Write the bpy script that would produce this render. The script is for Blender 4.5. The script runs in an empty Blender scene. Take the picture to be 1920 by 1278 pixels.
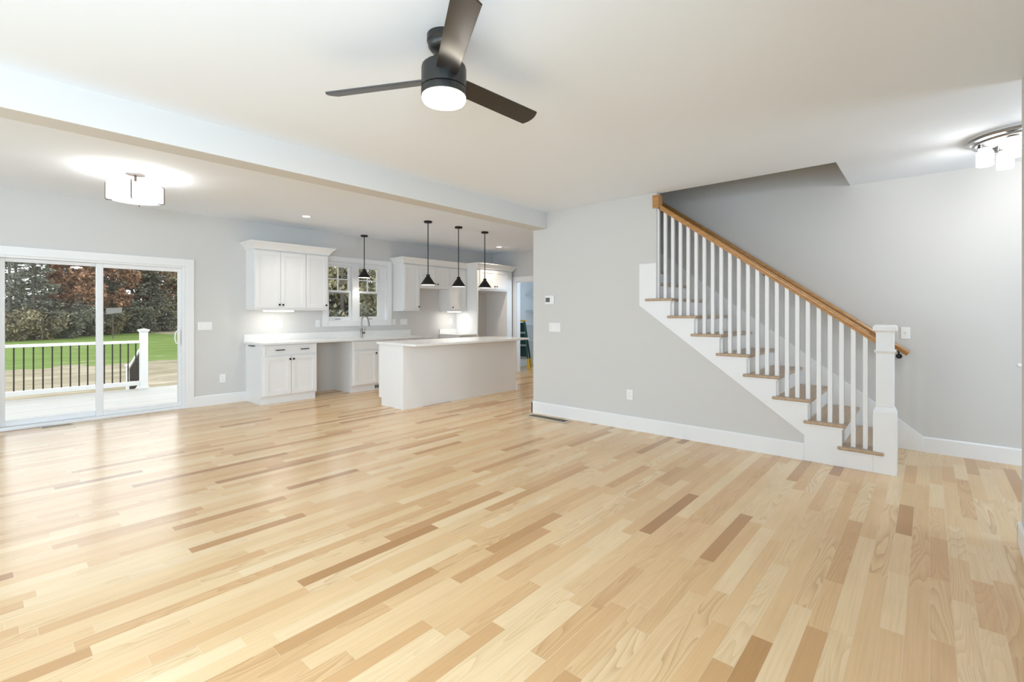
import bpy, bmesh, math, random
from mathutils import Vector, Matrix
R = math.radians
SC = bpy.context.scene
COL = SC.collection

# ------------------------------------------------------------------ camera
cam_d = bpy.data.cameras.new('camera')
cam = bpy.data.objects.new('camera', cam_d)
COL.objects.link(cam)
cam.location = (0, 0, 1.30)
cam.rotation_euler = (R(90), 0, R(41.373 - 90))
cam_d.sensor_width = 36.0
cam_d.lens = 888.7 / 1920 * 36.0
cam_d.shift_y = -50.1 / 1920
cam_d.clip_end = 400
SC.camera = cam

# ------------------------------------------------------------------ sky
SKY = 1.5
world = bpy.data.worlds.new('overcast_sky')
SC.world = world
world.use_nodes = True
wb = world.node_tree.nodes['Background']
wb.inputs[0].default_value = (0.93, 0.97, 1.0, 1)
wb.inputs[1].default_value = SKY


def area(name, loc, rot, sx, sy, power, color=(1, 1, 1)):
    l = bpy.data.lights.new(name, 'AREA')
    l.shape = 'RECTANGLE'
    l.size, l.size_y = sx, sy
    l.energy = power
    l.color = color
    o = bpy.data.objects.new(name, l)
    o.location = loc
    o.rotation_euler = rot
    COL.objects.link(o)
    return o


# added daylight fill lights, unseen: behind the camera, in the entry and the pantry
FILL_TINT = (0.61, 0.81, 1.0)


def fill_light(loc, turn, sx, sy, power):
    # unseen fill panel, tilted down the way skylight would fall
    o = area('daylight_fill', loc, (R(81), 0, R(turn)), sx, sy, power, FILL_TINT)
    o.data.spread = R(165)


fill_light((-4.36, 0.8, 1.25), -90, 1.9, 2.0, 25)
fill_light((-4.36, 3.1, 1.25), -90, 1.9, 2.0, 37)
fill_light((-4.36, 5.8, 1.25), -90, 2.2, 2.0, 34)
fill_light((-0.95, -0.36, 1.25), 0, 2.5, 2.0, 118)
fill_light((4.6, -2.95, 1.3), 0, 1.3, 2.0, 19)
fill_light((9.0, 5.44, 1.5), 0, 0.8, 1.2, 14)

SC.view_settings.view_transform = 'Standard'
SC.view_settings.look = 'None'
SC.view_settings.gamma = 1.0
SC.view_settings.use_curve_mapping = False
SC.view_settings.exposure = 1.17
SC.cycles.max_bounces = 12
SC.cycles.diffuse_bounces = 8
SC.cycles.glossy_bounces = 5
SC.cycles.transparent_max_bounces = 12
SC.cycles.caustics_reflective = False
SC.cycles.caustics_refractive = False
SC.cycles.sample_clamp_indirect = 8.0
try:
    SC.cycles.use_denoising = True
    SC.cycles.denoiser = 'OPENIMAGEDENOISE'
except Exception:
    pass


# ------------------------------------------------------------------ node helpers
def srgb(r, g, b):
    def f(c):
        c /= 255
        return c / 12.92 if c <= 0.04045 else ((c + 0.055) / 1.055) ** 2.4
    return (f(r), f(g), f(b), 1)


def mat(name, color, rough=0.5, metal=0.0, bump=0.0, bscale=200, spec=0.5, emit=None, estr=0.0, vary=0.0):
    m = bpy.data.materials.new(name)
    m.use_nodes = True
    nt = m.node_tree
    p = nt.nodes['Principled BSDF']
    if len(color) == 3:
        color = (*color, 1)
    p.inputs['Base Color'].default_value = color
    p.inputs['Roughness'].default_value = rough
    p.inputs['Metallic'].default_value = metal
    p.inputs['Specular IOR Level'].default_value = spec
    if emit:
        p.inputs['Emission Color'].default_value = (*emit[:3], 1)
        p.inputs['Emission Strength'].default_value = estr
    if bump or vary:
        tc = nt.nodes.new('ShaderNodeTexCoord')
        n = nt.nodes.new('ShaderNodeTexNoise')
        n.inputs['Scale'].default_value = bscale
        n.inputs['Detail'].default_value = 4
        nt.links.new(tc.outputs['Object'], n.inputs['Vector'])
        if bump:
            b = nt.nodes.new('ShaderNodeBump')
            b.inputs['Strength'].default_value = bump
            b.inputs['Distance'].default_value = 0.002
            nt.links.new(n.outputs['Fac'], b.inputs['Height'])
            nt.links.new(b.outputs['Normal'], p.inputs['Normal'])
        if vary:
            mx = nt.nodes.new('ShaderNodeMix')
            mx.data_type = 'RGBA'
            mx.inputs[6].default_value = tuple(c * (1 - vary) for c in color[:3]) + (1,)
            mx.inputs[7].default_value = tuple(min(1, c * (1 + vary)) for c in color[:3]) + (1,)
            nt.links.new(n.outputs['Fac'], mx.inputs[0])
            nt.links.new(mx.outputs[2], p.inputs['Base Color'])
    return m


def math_node(nt, op, a, b=None, c=None):
    n = nt.nodes.new('ShaderNodeMath')
    n.operation = op
    for i, v in enumerate((a, b, c)):
        if v is None:
            continue
        if isinstance(v, (int, float)):
            n.inputs[i].default_value = v
        else:
            nt.links.new(v, n.inputs[i])
    return n.outputs[0]


def combine(nt, x, y, z):
    n = nt.nodes.new('ShaderNodeCombineXYZ')
    for i, v in enumerate((x, y, z)):
        if isinstance(v, (int, float)):
            n.inputs[i].default_value = v
        else:
            nt.links.new(v, n.inputs[i])
    return n.outputs[0]


def ramp(nt, fac, stops):
    n = nt.nodes.new('ShaderNodeValToRGB')
    e = n.color_ramp.elements
    while len(e) < len(stops):
        e.new(0.5)
    for i, (p, c) in enumerate(stops):
        e[i].position = p
        e[i].color = c if len(c) == 4 else (*c, 1)
    nt.links.new(fac, n.inputs[0])
    return n.outputs[0]


def mix_rgb(nt, fac, a, b, mode='MIX'):
    n = nt.nodes.new('ShaderNodeMix')
    n.data_type = 'RGBA'
    n.blend_type = mode
    for i, v in ((0, fac), (6, a), (7, b)):
        if isinstance(v, (int, float)):
            n.inputs[i].default_value = v
        elif isinstance(v, tuple):
            n.inputs[i].default_value = v if len(v) == 4 else (*v, 1)
        else:
            nt.links.new(v, n.inputs[i])
    return n.outputs[2]


def wood(name, stops, width, lmin, lmax, along='X', gap=0.0010, rough=0.24, grain=0.16, gapcol=0.55, ring=0.2, gapc=(0.24, 0.14, 0.07, 1)):
    """board flooring: every board gets its own tone, grain and end joints"""
    m = bpy.data.materials.new(name)
    m.use_nodes = True
    nt = m.node_tree
    p = nt.nodes['Principled BSDF']
    tc = nt.nodes.new('ShaderNodeTexCoord')
    s = nt.nodes.new('ShaderNodeSeparateXYZ')
    nt.links.new(tc.outputs['Object'], s.inputs[0])
    x, y = (s.outputs[0], s.outputs[1]) if along == 'X' else (s.outputs[1], s.outputs[0])
    yr = math_node(nt, 'DIVIDE', y, width)
    row = math_node(nt, 'FLOOR', yr)
    wn = nt.nodes.new('ShaderNodeTexWhiteNoise')
    wn.noise_dimensions = '1D'
    nt.links.new(row, wn.inputs['W'])
    sc = nt.nodes.new('ShaderNodeSeparateColor')
    nt.links.new(wn.outputs['Color'], sc.inputs[0])
    length = math_node(nt, 'MULTIPLY_ADD', sc.outputs[0], lmax - lmin, lmin)
    off = math_node(nt, 'MULTIPLY', sc.outputs[1], 17.0)
    u = math_node(nt, 'DIVIDE', math_node(nt, 'ADD', x, off), length)
    colm = math_node(nt, 'FLOOR', u)
    ids = combine(nt, row, colm, 3.7)
    w2 = nt.nodes.new('ShaderNodeTexWhiteNoise')
    w2.noise_dimensions = '3D'
    nt.links.new(ids, w2.inputs['Vector'])
    sc2 = nt.nodes.new('ShaderNodeSeparateColor')
    nt.links.new(w2.outputs['Color'], sc2.inputs[0])
    tone = ramp(nt, w2.outputs['Value'], stops)
    # fine straight grain
    gx = math_node(nt, 'MULTIPLY_ADD', sc2.outputs[0], 31.0, math_node(nt, 'MULTIPLY', x, 2.2))
    gy = math_node(nt, 'MULTIPLY_ADD', sc2.outputs[1], 13.0, math_node(nt, 'MULTIPLY', y, 90.0))
    g = nt.nodes.new('ShaderNodeTexNoise')
    g.inputs['Scale'].default_value = 1.0
    g.inputs['Detail'].default_value = 5
    nt.links.new(combine(nt, gx, gy, 0.0), g.inputs['Vector'])
    # growth rings: contour lines of a long smooth noise
    rx = math_node(nt, 'MULTIPLY_ADD', sc2.outputs[2], 23.0, math_node(nt, 'MULTIPLY', x, 0.75))
    ry = math_node(nt, 'MULTIPLY_ADD', sc2.outputs[0], 41.0, math_node(nt, 'MULTIPLY', y, 7.5))
    rn = nt.nodes.new('ShaderNodeTexNoise')
    rn.inputs['Scale'].default_value = 1.0
    rn.inputs['Detail'].default_value = 1.5
    nt.links.new(combine(nt, rx, ry, 0.0), rn.inputs['Vector'])
    rings = math_node(nt, 'FRACT', math_node(nt, 'MULTIPLY', rn.outputs['Fac'], 20.0))
    rings = math_node(nt, 'POWER', rings, 2.2)
    ringamt = math_node(nt, 'MULTIPLY', rings, math_node(nt, 'MULTIPLY', math_node(nt, 'POWER', sc2.outputs[1], 2.0), ring))
    c = mix_rgb(nt, math_node(nt, 'MULTIPLY', math_node(nt, 'SUBTRACT', g.outputs['Fac'], 0.42), 2.2 * grain), tone,
                (0.36, 0.20, 0.09, 1), 'MIX')
    c = mix_rgb(nt, ringamt, c, (0.42, 0.23, 0.09, 1), 'MIX')
    # broad cloudiness inside a board
    cl = nt.nodes.new('ShaderNodeTexNoise')
    cl.inputs['Scale'].default_value = 1.0
    cl.inputs['Detail'].default_value = 2
    nt.links.new(combine(nt, math_node(nt, 'MULTIPLY_ADD', sc2.outputs[1], 9.0, math_node(nt, 'MULTIPLY', x, 3.0)),
                         math_node(nt, 'MULTIPLY', y, 8.0), 1.3), cl.inputs['Vector'])
    c = mix_rgb(nt, math_node(nt, 'MULTIPLY', math_node(nt, 'SUBTRACT', cl.outputs['Fac'], 0.45), 0.5), c,
                (0.46, 0.27, 0.13, 1), 'MIX')
    # joints
    fy = math_node(nt, 'FRACT', yr)
    ey = math_node(nt, 'MULTIPLY', math_node(nt, 'MINIMUM', fy, math_node(nt, 'SUBTRACT', 1.0, fy)), width)
    fu = math_node(nt, 'FRACT', u)
    eu = math_node(nt, 'MULTIPLY', math_node(nt, 'MINIMUM', fu, math_node(nt, 'SUBTRACT', 1.0, fu)), length)
    e = math_node(nt, 'MINIMUM', ey, eu)
    gp = math_node(nt, 'LESS_THAN', e, gap)
    c = mix_rgb(nt, math_node(nt, 'MULTIPLY', gp, gapcol), c, gapc, 'MIX')
    nt.links.new(c, p.inputs['Base Color'])
    rr = math_node(nt, 'MULTIPLY_ADD', g.outputs['Fac'], 0.12, rough - 0.06)
    nt.links.new(rr, p.inputs['Roughness'])
    p.inputs['Specular IOR Level'].default_value = 0.55
    b = nt.nodes.new('ShaderNodeBump')
    b.inputs['Strength'].default_value = 0.25
    b.inputs['Distance'].default_value = 0.0012
    hh = math_node(nt, 'SUBTRACT', math_node(nt, 'MULTIPLY', g.outputs['Fac'], 0.25), gp)
    hh = math_node(nt, 'ADD', hh, math_node(nt, 'MULTIPLY', cl.outputs['Fac'], 0.8))
    nt.links.new(hh, b.inputs['Height'])
    nt.links.new(b.outputs['Normal'], p.inputs['Normal'])
    return m


def stick_wood(name, c1, c2, rough=0.32, sx=3.0, sy=60.0, axis=1):
    """solid stained wood with grain running along one axis"""
    m = bpy.data.materials.new(name)
    m.use_nodes = True
    nt = m.node_tree
    p = nt.nodes['Principled BSDF']
    tc = nt.nodes.new('ShaderNodeTexCoord')
    mp = nt.nodes.new('ShaderNodeMapping')
    sca = [sy, sy, sy]
    sca[axis] = sx
    mp.inputs['Scale'].default_value = sca
    nt.links.new(tc.outputs['Object'], mp.inputs[0])
    n = nt.nodes.new('ShaderNodeTexNoise')
    n.inputs['Scale'].default_value = 1.0
    n.inputs['Detail'].default_value = 5
    nt.links.new(mp.outputs[0], n.inputs['Vector'])
    c = ramp(nt, n.outputs['Fac'], [(0.35, c1), (0.65, c2)])
    nt.links.new(c, p.inputs['Base Color'])
    p.inputs['Roughness'].default_value = rough
    return m


def glass_mat(name, refl=0.08, tint=(1, 1, 1, 1), rough=0.0):
    m = bpy.data.materials.new(name)
    m.use_nodes = True
    nt = m.node_tree
    nt.nodes.remove(nt.nodes['Principled BSDF'])
    out = nt.nodes['Material Output']
    tr = nt.nodes.new('ShaderNodeBsdfTransparent')
    tr.inputs[0].default_value = tint
    gl = nt.nodes.new('ShaderNodeBsdfGlossy')
    gl.inputs['Roughness'].default_value = rough
    fr = nt.nodes.new('ShaderNodeFresnel')
    fr.inputs[0].default_value = 1.45
    mx = nt.nodes.new('ShaderNodeMixShader')
    f = math_node(nt, 'MULTIPLY', fr.outputs[0], refl / 0.04)
    nt.links.new(f, mx.inputs[0])
    nt.links.new(tr.outputs[0], mx.inputs[1])
    nt.links.new(gl.outputs[0], mx.inputs[2])
    nt.links.new(mx.outputs[0], out.inputs[0])
    return m


def frosted(name, color, strength, pass_):
    """white lamp glass: glows and lets part of the lamp's light through"""
    m = bpy.data.materials.new(name)
    m.use_nodes = True
    nt = m.node_tree
    nt.nodes.remove(nt.nodes['Principled BSDF'])
    out = nt.nodes['Material Output']
    tr = nt.nodes.new('ShaderNodeBsdfTransparent')
    em = nt.nodes.new('ShaderNodeEmission')
    em.inputs[0].default_value = (*color, 1)
    em.inputs[1].default_value = strength
    mx = nt.nodes.new('ShaderNodeMixShader')
    mx.inputs[0].default_value = pass_
    nt.links.new(em.outputs[0], mx.inputs[1])
    nt.links.new(tr.outputs[0], mx.inputs[2])
    nt.links.new(mx.outputs[0], out.inputs[0])
    return m


def foliage_mat(name, c1, c2, c3, trans=0.25):
    m = bpy.data.materials.new(name)
    m.use_nodes = True
    nt = m.node_tree
    p = nt.nodes['Principled BSDF']
    tc = nt.nodes.new('ShaderNodeTexCoord')
    n = nt.nodes.new('ShaderNodeTexNoise')
    n.inputs['Scale'].default_value = 1.7
    n.inputs['Detail'].default_value = 6
    n.inputs['Roughness'].default_value = 0.75
    nt.links.new(tc.outputs['Object'], n.inputs['Vector'])
    c = ramp(nt, n.outputs['Fac'], [(0.36, c1), (0.5, c2), (0.64, c3)])
    nt.links.new(c, p.inputs['Base Color'])
    p.inputs['Roughness'].default_value = 0.8
    p.inputs['Specular IOR Level'].default_value = 0.15
    return m


M = {}
M['wall'] = mat('greige_wall_paint', (0.62, 0.612, 0.597), 0.85, bump=0.06, bscale=350)
M['ceiling'] = mat('ceiling_paint', (0.825, 0.88, 0.955), 0.9, bump=0.05, bscale=300)
M['trim'] = mat('white_trim_paint', (0.80, 0.80, 0.80), 0.38)
M['cabinet'] = mat('white_cabinet_lacquer', (0.80, 0.797, 0.79), 0.35)
M['quartz'] = mat('white_quartz', (0.80, 0.795, 0.78), 0.18, vary=0.03, bscale=9)
M['black'] = mat('black_metal', (0.022, 0.021, 0.020), 0.42, 0.6)
M['fanmetal'] = mat('bronze_black_metal', (0.055, 0.055, 0.052), 0.36, 0.75)
M['blade'] = mat('dark_walnut_blade', (0.026, 0.020, 0.016), 0.28)
M['nickel'] = mat('brushed_nickel', (0.30, 0.27, 0.25), 0.32, 1.0)
M['chrome'] = mat('dark_chrome', (0.42, 0.42, 0.43), 0.18, 1.0)
M['bronze'] = mat('bronze_rod', (0.13, 0.10, 0.085), 0.4, 0.8)
M['plastic'] = mat('white_plastic', (0.83, 0.83, 0.82), 0.3)
M['display'] = mat('thermostat_display', (0.12, 0.125, 0.125), 0.15)
M['oakrail'] = stick_wood('honey_oak', (0.39, 0.185, 0.055), (0.51, 0.265, 0.092), 0.3)
M['tread'] = stick_wood('pale_oak_tread', (0.40, 0.275, 0.17), (0.48, 0.345, 0.225), 0.35, 3, 50, 0)
M['dark'] = mat('dark_slot', (0.03, 0.028, 0.025), 0.7)
M['vent'] = mat('olive_grey_grille', (0.16, 0.14, 0.10), 0.45, 0.3)
M['ventwood'] = mat('oak_vent_frame', (0.50, 0.42, 0.31), 0.4)
M['vinyl'] = mat('white_vinyl', (0.74, 0.75, 0.75), 0.35)
M['sash'] = mat('white_vinyl_sash', (0.80, 0.80, 0.80), 0.35)
M['glass'] = glass_mat('window_glass', 0.04, (0.96, 0.97, 0.965, 1))
M['jar'] = glass_mat('jar_glass', 0.10, (0.97, 0.97, 0.97, 1), 0.05)
M['green'] = mat('green_fibreglass', (0.012, 0.06, 0.045), 0.45)
M['yellow'] = mat('yellow_plastic', (0.72, 0.40, 0.03), 0.45)
M['alu'] = mat('grey_aluminium', (0.45, 0.45, 0.44), 0.4, 0.7)
M['wire'] = mat('white_wire', (0.72, 0.74, 0.76), 0.4)
M['floor'] = wood('oak_strip_floor', [
    (0.0, (0.774, 0.590, 0.360)), (0.20, (0.745, 0.539, 0.308)), (0.50, (0.711, 0.488, 0.261)),
    (0.76, (0.668, 0.433, 0.218)), (0.91, (0.592, 0.355, 0.163)), (0.97, (0.468, 0.254, 0.103)), (1.0, (0.363, 0.175, 0.064))],
    0.0772, 0.45, 1.25, ring=0.62, gapcol=0.45, gap=0.0009, grain=0.23, gapc=(0.80, 0.66, 0.48, 1))


# ------------------------------------------------------------------ mesh helpers
class MB:
    def __init__(self):
        self.v, self.f, self.sm = [], [], []

    def add(self, vs, fs, smooth=False):
        o = len(self.v)
        self.v += [tuple(p) for p in vs]
        for f in fs:
            self.f.append(tuple(i + o for i in f))
            self.sm.append(smooth)
        return self

    def box(self, x0, x1, y0, y1, z0, z1):
        vs = [(x0, y0, z0), (x1, y0, z0), (x1, y1, z0), (x0, y1, z0), (x0, y0, z1), (x1, y0, z1), (x1, y1, z1), (x0, y1, z1)]
        return self.add(vs, [(0, 3, 2, 1), (4, 5, 6, 7), (0, 1, 5, 4), (1, 2, 6, 5), (2, 3, 7, 6), (3, 0, 4, 7)])

    def prism(self, poly, axis, a0, a1):
        """poly: 2-D points in the two other axes (in xyz order), extruded a0..a1 along axis"""
        def p3(p, a):
            return {'x': (a, p[0], p[1]), 'y': (p[0], a, p[1]), 'z': (p[0], p[1], a)}[axis]
        n = len(poly)
        vs = [p3(p, a0) for p in poly] + [p3(p, a1) for p in poly]
        fs = [tuple(range(n)), tuple(range(2 * n - 1, n - 1, -1))]
        fs += [(i, (i + 1) % n, n + (i + 1) % n, n + i) for i in range(n)]
        return self.add(vs, fs)

    def lathe(self, prof, c=(0, 0, 0), n=32, mtx=None, smooth=True):
        vs = []
        for r, z in prof:
            for i in range(n):
                a = 2 * math.pi * i / n
                p = Vector((r * math.cos(a), r * math.sin(a), z))
                if mtx:
                    p = mtx @ p
                vs.append(p + Vector(c))
        fs = []
        for k in range(len(prof) - 1):
            for i in range(n):
                j = (i + 1) % n
                fs.append((k * n + i, k * n + j, (k + 1) * n + j, (k + 1) * n + i))
        if prof[0][0] > 1e-6:
            fs.append(tuple(range(n - 1, -1, -1)))
        if prof[-1][0] > 1e-6:
            fs.append(tuple((len(prof) - 1) * n + i for i in range(n)))
        return self.add(vs, fs, smooth)

    def tube(self, pts, r, n=10, closed_ends=True):
        pts = [Vector(p) for p in pts]
        rs = r if isinstance(r, (list, tuple)) else [r] * len(pts)
        vs = []
        up = Vector((0.123, 0.371, 0.92)).normalized()
        prev = None
        for i, p in enumerate(pts):
            d = (pts[min(i + 1, len(pts) - 1)] - pts[max(i - 1, 0)])
            d = d.normalized() if d.length > 1e-9 else Vector((0, 0, 1))
            a = d.cross(up) if prev is None else prev - d * prev.dot(d)
            if a.length < 1e-4:
                a = d.cross(Vector((1, 0, 0)))
            a.normalize()
            prev = a
            b = d.cross(a)
            for k in range(n):
                t = 2 * math.pi * k / n
                vs.append(p + (a * math.cos(t) + b * math.sin(t)) * rs[i])
        fs = []
        for i in range(len(pts) - 1):
            for k in range(n):
                j = (k + 1) % n
                fs.append((i * n + k, i * n + j, (i + 1) * n + j, (i + 1) * n + k))
        if closed_ends:
            fs.append(tuple(range(n - 1, -1, -1)))
            fs.append(tuple((len(pts) - 1) * n + k for k in range(n)))
        return self.add(vs, fs, True)

    def bar(self, p0, p1, sec, side=(1, 0, 0)):
        """section (list of (side, up) points) swept straight from p0 to p1, ends cut square to side/world"""
        p0, p1, s = Vector(p0), Vector(p1), Vector(side)
        d = (p1 - p0).normalized()
        up = s.cross(d)
        if up.z < 0:
            up = -up
        n = len(sec)
        vs = [p0 + s * a + up * b for a, b in sec] + [p1 + s * a + up * b for a, b in sec]
        fs = [tuple(range(n)), tuple(range(2 * n - 1, n - 1, -1))]
        fs += [(i, (i + 1) % n, n + (i + 1) % n, n + i) for i in range(n)]
        return self.add(vs, fs)


def wloc(o):
    v = Vector((0, 0, 0))
    while o:
        v += Vector(o.location)
        o = o.parent
    return v


def obj(name, mb, m, parent=None, bevel=0.0, local=False):
    """link one mesh object; mb is in world coordinates unless local (then in the parent's)"""
    me = bpy.data.meshes.new(name)
    sh = Vector((0, 0, 0)) if (local or parent is None) else wloc(parent)
    me.from_pydata([tuple(Vector(v) - sh) for v in mb.v], [], mb.f)
    bm = bmesh.new()
    bm.from_mesh(me)
    bmesh.ops.recalc_face_normals(bm, faces=bm.faces)
    bm.to_mesh(me)
    bm.free()
    if any(mb.sm):
        me.polygons.foreach_set('use_smooth', mb.sm)
        me.set_sharp_from_angle(angle=R(40))
    me.materials.append(m)
    o = bpy.data.objects.new(name, me)
    COL.objects.link(o)
    if parent:
        o.parent = parent
    if bevel:
        b = o.modifiers.new('bevel', 'BEVEL')
        b.width = bevel
        b.segments = 2
        b.limit_method = 'ANGLE'
        b.angle_limit = R(40)
    return o


def tag(o, label, cat, group=None, kind=None):
    o['label'] = label
    o['category'] = cat
    if group:
        o['group'] = group
    if kind:
        o['kind'] = kind
    return o


def thing(name, label, cat, loc, group=None):
    o = bpy.data.objects.new(name, None)
    o.empty_display_size = 0.1
    o.location = loc
    COL.objects.link(o)
    return tag(o, label, cat, group)


def struct(name, mb, m, bevel=0.0, parent=None):
    o = obj(name, mb, m, parent, bevel)
    if parent is None:
        o['kind'] = 'structure'
    return o


def dup(root, loc, label=None, rotz=None):
    r = root.copy()
    COL.objects.link(r)
    r.location = loc
    if rotz is not None:
        r.rotation_euler = (0, 0, rotz)
    if label:
        r['label'] = label
    for ch in list(root.children):
        c = ch.copy()
        COL.objects.link(c)
        c.parent = r
        for g in list(ch.children):
            d = g.copy()
            COL.objects.link(d)
            d.parent = c
    return r


def point(name, loc, power, color, size, parent=None):
    l = bpy.data.lights.new(name, 'POINT')
    l.energy = power
    l.color = color
    l.shadow_soft_size = size
    o = bpy.data.objects.new(name, l)
    COL.objects.link(o)
    if parent:
        o.parent = parent
        o.location = Vector(loc) - wloc(parent)
    else:
        o.location = loc
    return o


WARM = (1.0, 0.84, 0.66)
SOFT = (1.0, 0.96, 0.91)

# ------------------------------------------------------------------ room constants
YK = 7.72        # kitchen / slider wall
XS = 4.90        # wall beside the stairs
XR = 5.948       # far wall of the stairs and entry
XP = 8.10        # pantry wall
ZL, ZK = 2.62, 2.70

# floor and ceilings
struct('floor', MB().box(-4.5, 9.9, -3.2, YK + 0.02, -0.12, 0.0), M['floor'])
c = MB()
c.box(-4.5, 4.95, -0.52, 3.80, ZL, 2.95)
c.box(4.95, 6.08, -3.2, 0.61, ZL, 2.95)
c.box(3.3, 4.95, -3.2, -0.52, ZL, 2.95)
struct('ceiling', c, M['ceiling'])
struct('ceiling.001', MB().box(-4.5, 9.9, 3.80, YK + 0.14, ZK, 2.95), M['ceiling'])
struct('beam', MB().box(-4.5, XS, 3.715, 3.915, 2.405, ZK), M['wall'], 0.004)

# kitchen wall with slider and window openings
w = MB()
SX0, SX1, SZ = 0.10, 1.93, 1.965
WX0, WX1, WZ0, WZ1 = 4.00, 5.178, 1.185, 2.222
y0, y1 = YK, YK + 0.14
w.box(-4.5, SX0, y0, y1, 0, 2.8)
w.box(SX0, SX1, y0, y1, SZ, 2.8)
w.box(SX1, WX0, y0, y1, 0, 2.8)
w.box(WX0, WX1, y0, y1, 0, WZ0)
w.box(WX0, WX1, y0, y1, WZ1, 2.8)
w.box(WX1, 9.9, y0, y1, 0, 2.8)
struct('wall_back', w, M['wall'])
# wall beside the stairs: full height left of the flight, triangle under it, return towards the pantry
w = MB()
w.prism([(3.94, 0), (3.94, ZL), (2.225, ZL), (2.225, 1.40), (0.42, 0.06), (0.42, 0.0)], 'x', XS, XS + 0.10)
w.box(XS + 0.10, XP, 3.84, 3.94, 0, 2.8)
struct('wall_stairs', w, M['wall'])
# far wall of stairs and entry, running up through the stair opening
w = MB().box(XR, XR + 0.12, -3.2, 4.02, 0, 5.2)
struct('wall_far', w, M['wall'])
# upper part of the stairwell
w = MB()
w.box(4.83, 4.95, 0.50, 4.02, 2.95, 5.2)
w.box(4.95, XR, 0.49, 0.61, 2.95, 5.2)
w.box(4.95, XR, 3.94, 4.04, 2.8, 5.2)
struct('wall_stairwell', w, M['wall'])
struct('ceiling.002', MB().box(4.83, XR + 0.12, 0.49, 4.04, 5.2, 5.3), M['ceiling'])
# pantry wall with door opening, pantry room
PD0, PD1, PDZ = 6.18, 7.00, 2.035
w = MB()
w.box(XP, XP + 0.11, 3.94, PD0, 0, 2.8)
w.box(XP, XP + 0.11, PD1, YK, 0, 2.8)
w.box(XP, XP + 0.11, PD0, PD1, PDZ, 2.8)
struct('wall_pantry', w, M['wall'])
w = MB()
w.box(9.60, 9.72, 3.94, YK, 0, 2.8)
w.box(XP + 0.11, 9.60, 5.30, 5.40, 0, 2.8)
struct('wall_pantry_back', w, M['wall'])
# near right wall, left wall, entry walls (behind the camera)
struct('wall_right', MB().box(-4.5, 3.90, -0.51, -0.39, 0, ZL), M['wall'])
struct('wall_left', MB().box(-4.62, -4.50, -0.51, YK + 0.14, 0, 2.8), M['wall'])
w = MB()
w.box(3.30, 3.42, -3.2, -0.51, 0, ZL)
w.box(3.30, 6.08, -3.32, -3.2, 0, ZL)
struct('wall_entry', w, M['wall'])


# baseboards
def base_prof(h, t=0.016):
    return [(0, 0), (t, 0), (t, h - 0.012), (t - 0.006, h - 0.004), (t - 0.010, h), (0, h)]


def baseboard_y(name, y0_, y1_, x, sgn, h):
    struct(name, MB().prism([(x + sgn * a, b) for a, b in base_prof(h)], 'y', y0_, y1_), M['trim'])


def baseboard_x(name, x0_, x1_, y, sgn, h):
    struct(name, MB().prism([(y + sgn * a, b) for a, b in base_prof(h)], 'x', x0_, x1_), M['trim'])


b = MB().prism([(XS - a, z) for a, z in base_prof(0.152)], 'y', 0.838, 3.956)
b.prism([(3.94 + a, z) for a, z in base_prof(0.152)], 'x', XS - 0.016, XP)
struct('baseboard_stairs', b, M['trim'])
baseboard_y('baseboard_far', -3.2, 0.045, XR, -1, 0.144)
baseboard_x('baseboard_back', 2.033, 2.70, YK, -1, 0.145)
baseboard_x('baseboard_back.001', -4.5, -0.003, YK, -1, 0.145)
b = MB().prism([(-0.39 + a, z) for a, z in base_prof(0.128)], 'x', -4.5, 3.912)
b.prism([(3.90 + a, z) for a, z in base_prof(0.128)], 'y', -0.51, -0.374)
struct('baseboard_right', b, M['trim'])
baseboard_y('baseboard_pantry', 5.45, YK, 9.60, -1, 0.14)


# ------------------------------------------------------------------ sliding glass door
d1 = thing('door_1', 'white sliding glass patio door in the far left wall', 'patio door', (1.0, YK, 0))
d1['kind'] = 'structure'
cs = MB()
cs.box(SX1, 2.033, YK - 0.02, YK, 0, 2.06)
cs.box(-0.003, SX0, YK - 0.02, YK, 0, 2.06)
cs.box(SX0, SX1, YK - 0.02, YK, SZ - 0.005, 2.06)
obj('casing', cs, M['trim'], d1, 0.003)
fr = MB()
fr.box(SX0, SX0 + 0.05, YK, YK + 0.14, 0, SZ)
fr.box(SX1 - 0.035, SX1, YK, YK + 0.14, 0, SZ)
fr.box(SX0 + 0.05, SX1 - 0.035, YK, YK + 0.14, SZ - 0.03, SZ)
fr.box(SX0 + 0.05, SX1 - 0.035, YK, YK + 0.14, 0, 0.035)
fr.box(SX0, SX1, YK - 0.012, YK, 0, 0.022)
obj('frame', fr, M['sash'], d1, 0.003)


def leaf(x0, x1, gx0, gx1, gz0, gz1, z1, y):
    s = MB()
    s.box(x0, gx0, y, y + 0.04, 0.036, z1)
    s.box(gx1, x1, y, y + 0.04, 0.036, z1)
    s.box(gx0, gx1, y, y + 0.04, 0.036, gz0)
    s.box(gx0, gx1, y, y + 0.04, gz1, z1)
    p = obj('door_panel', s, M['sash'], d1, 0.004)
    obj('glass_pane', MB().box(gx0, gx1, y + 0.016, y + 0.024, gz0, gz1), M['glass'], p)
    return p


leaf(0.15, 1.07, 0.2315, 1.008, 0.098, 1.895, 1.935, YK + 0.085)
pr = leaf(1.004, 1.895, 1.071, 1.856, 0.092, 1.882, 1.935, YK + 0.035)
h = MB()
pts = []
for i in range(13):
    a = -math.pi / 2 + math.pi * i / 12
    pts.append((1.872 - 0.018 - 0.038 * math.cos(a) ** 0.6 if math.cos(a) > 1e-6 else 1.872 - 0.018, YK + 0.012, 0.985 + 0.085 * math.sin(a)))
h.tube(pts, 0.009, 8)
h.box(1.846, 1.872, YK + 0.005, YK + 0.035, 0.88, 1.09)
obj('handle', h, M['plastic'], pr, 0.004)

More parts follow.
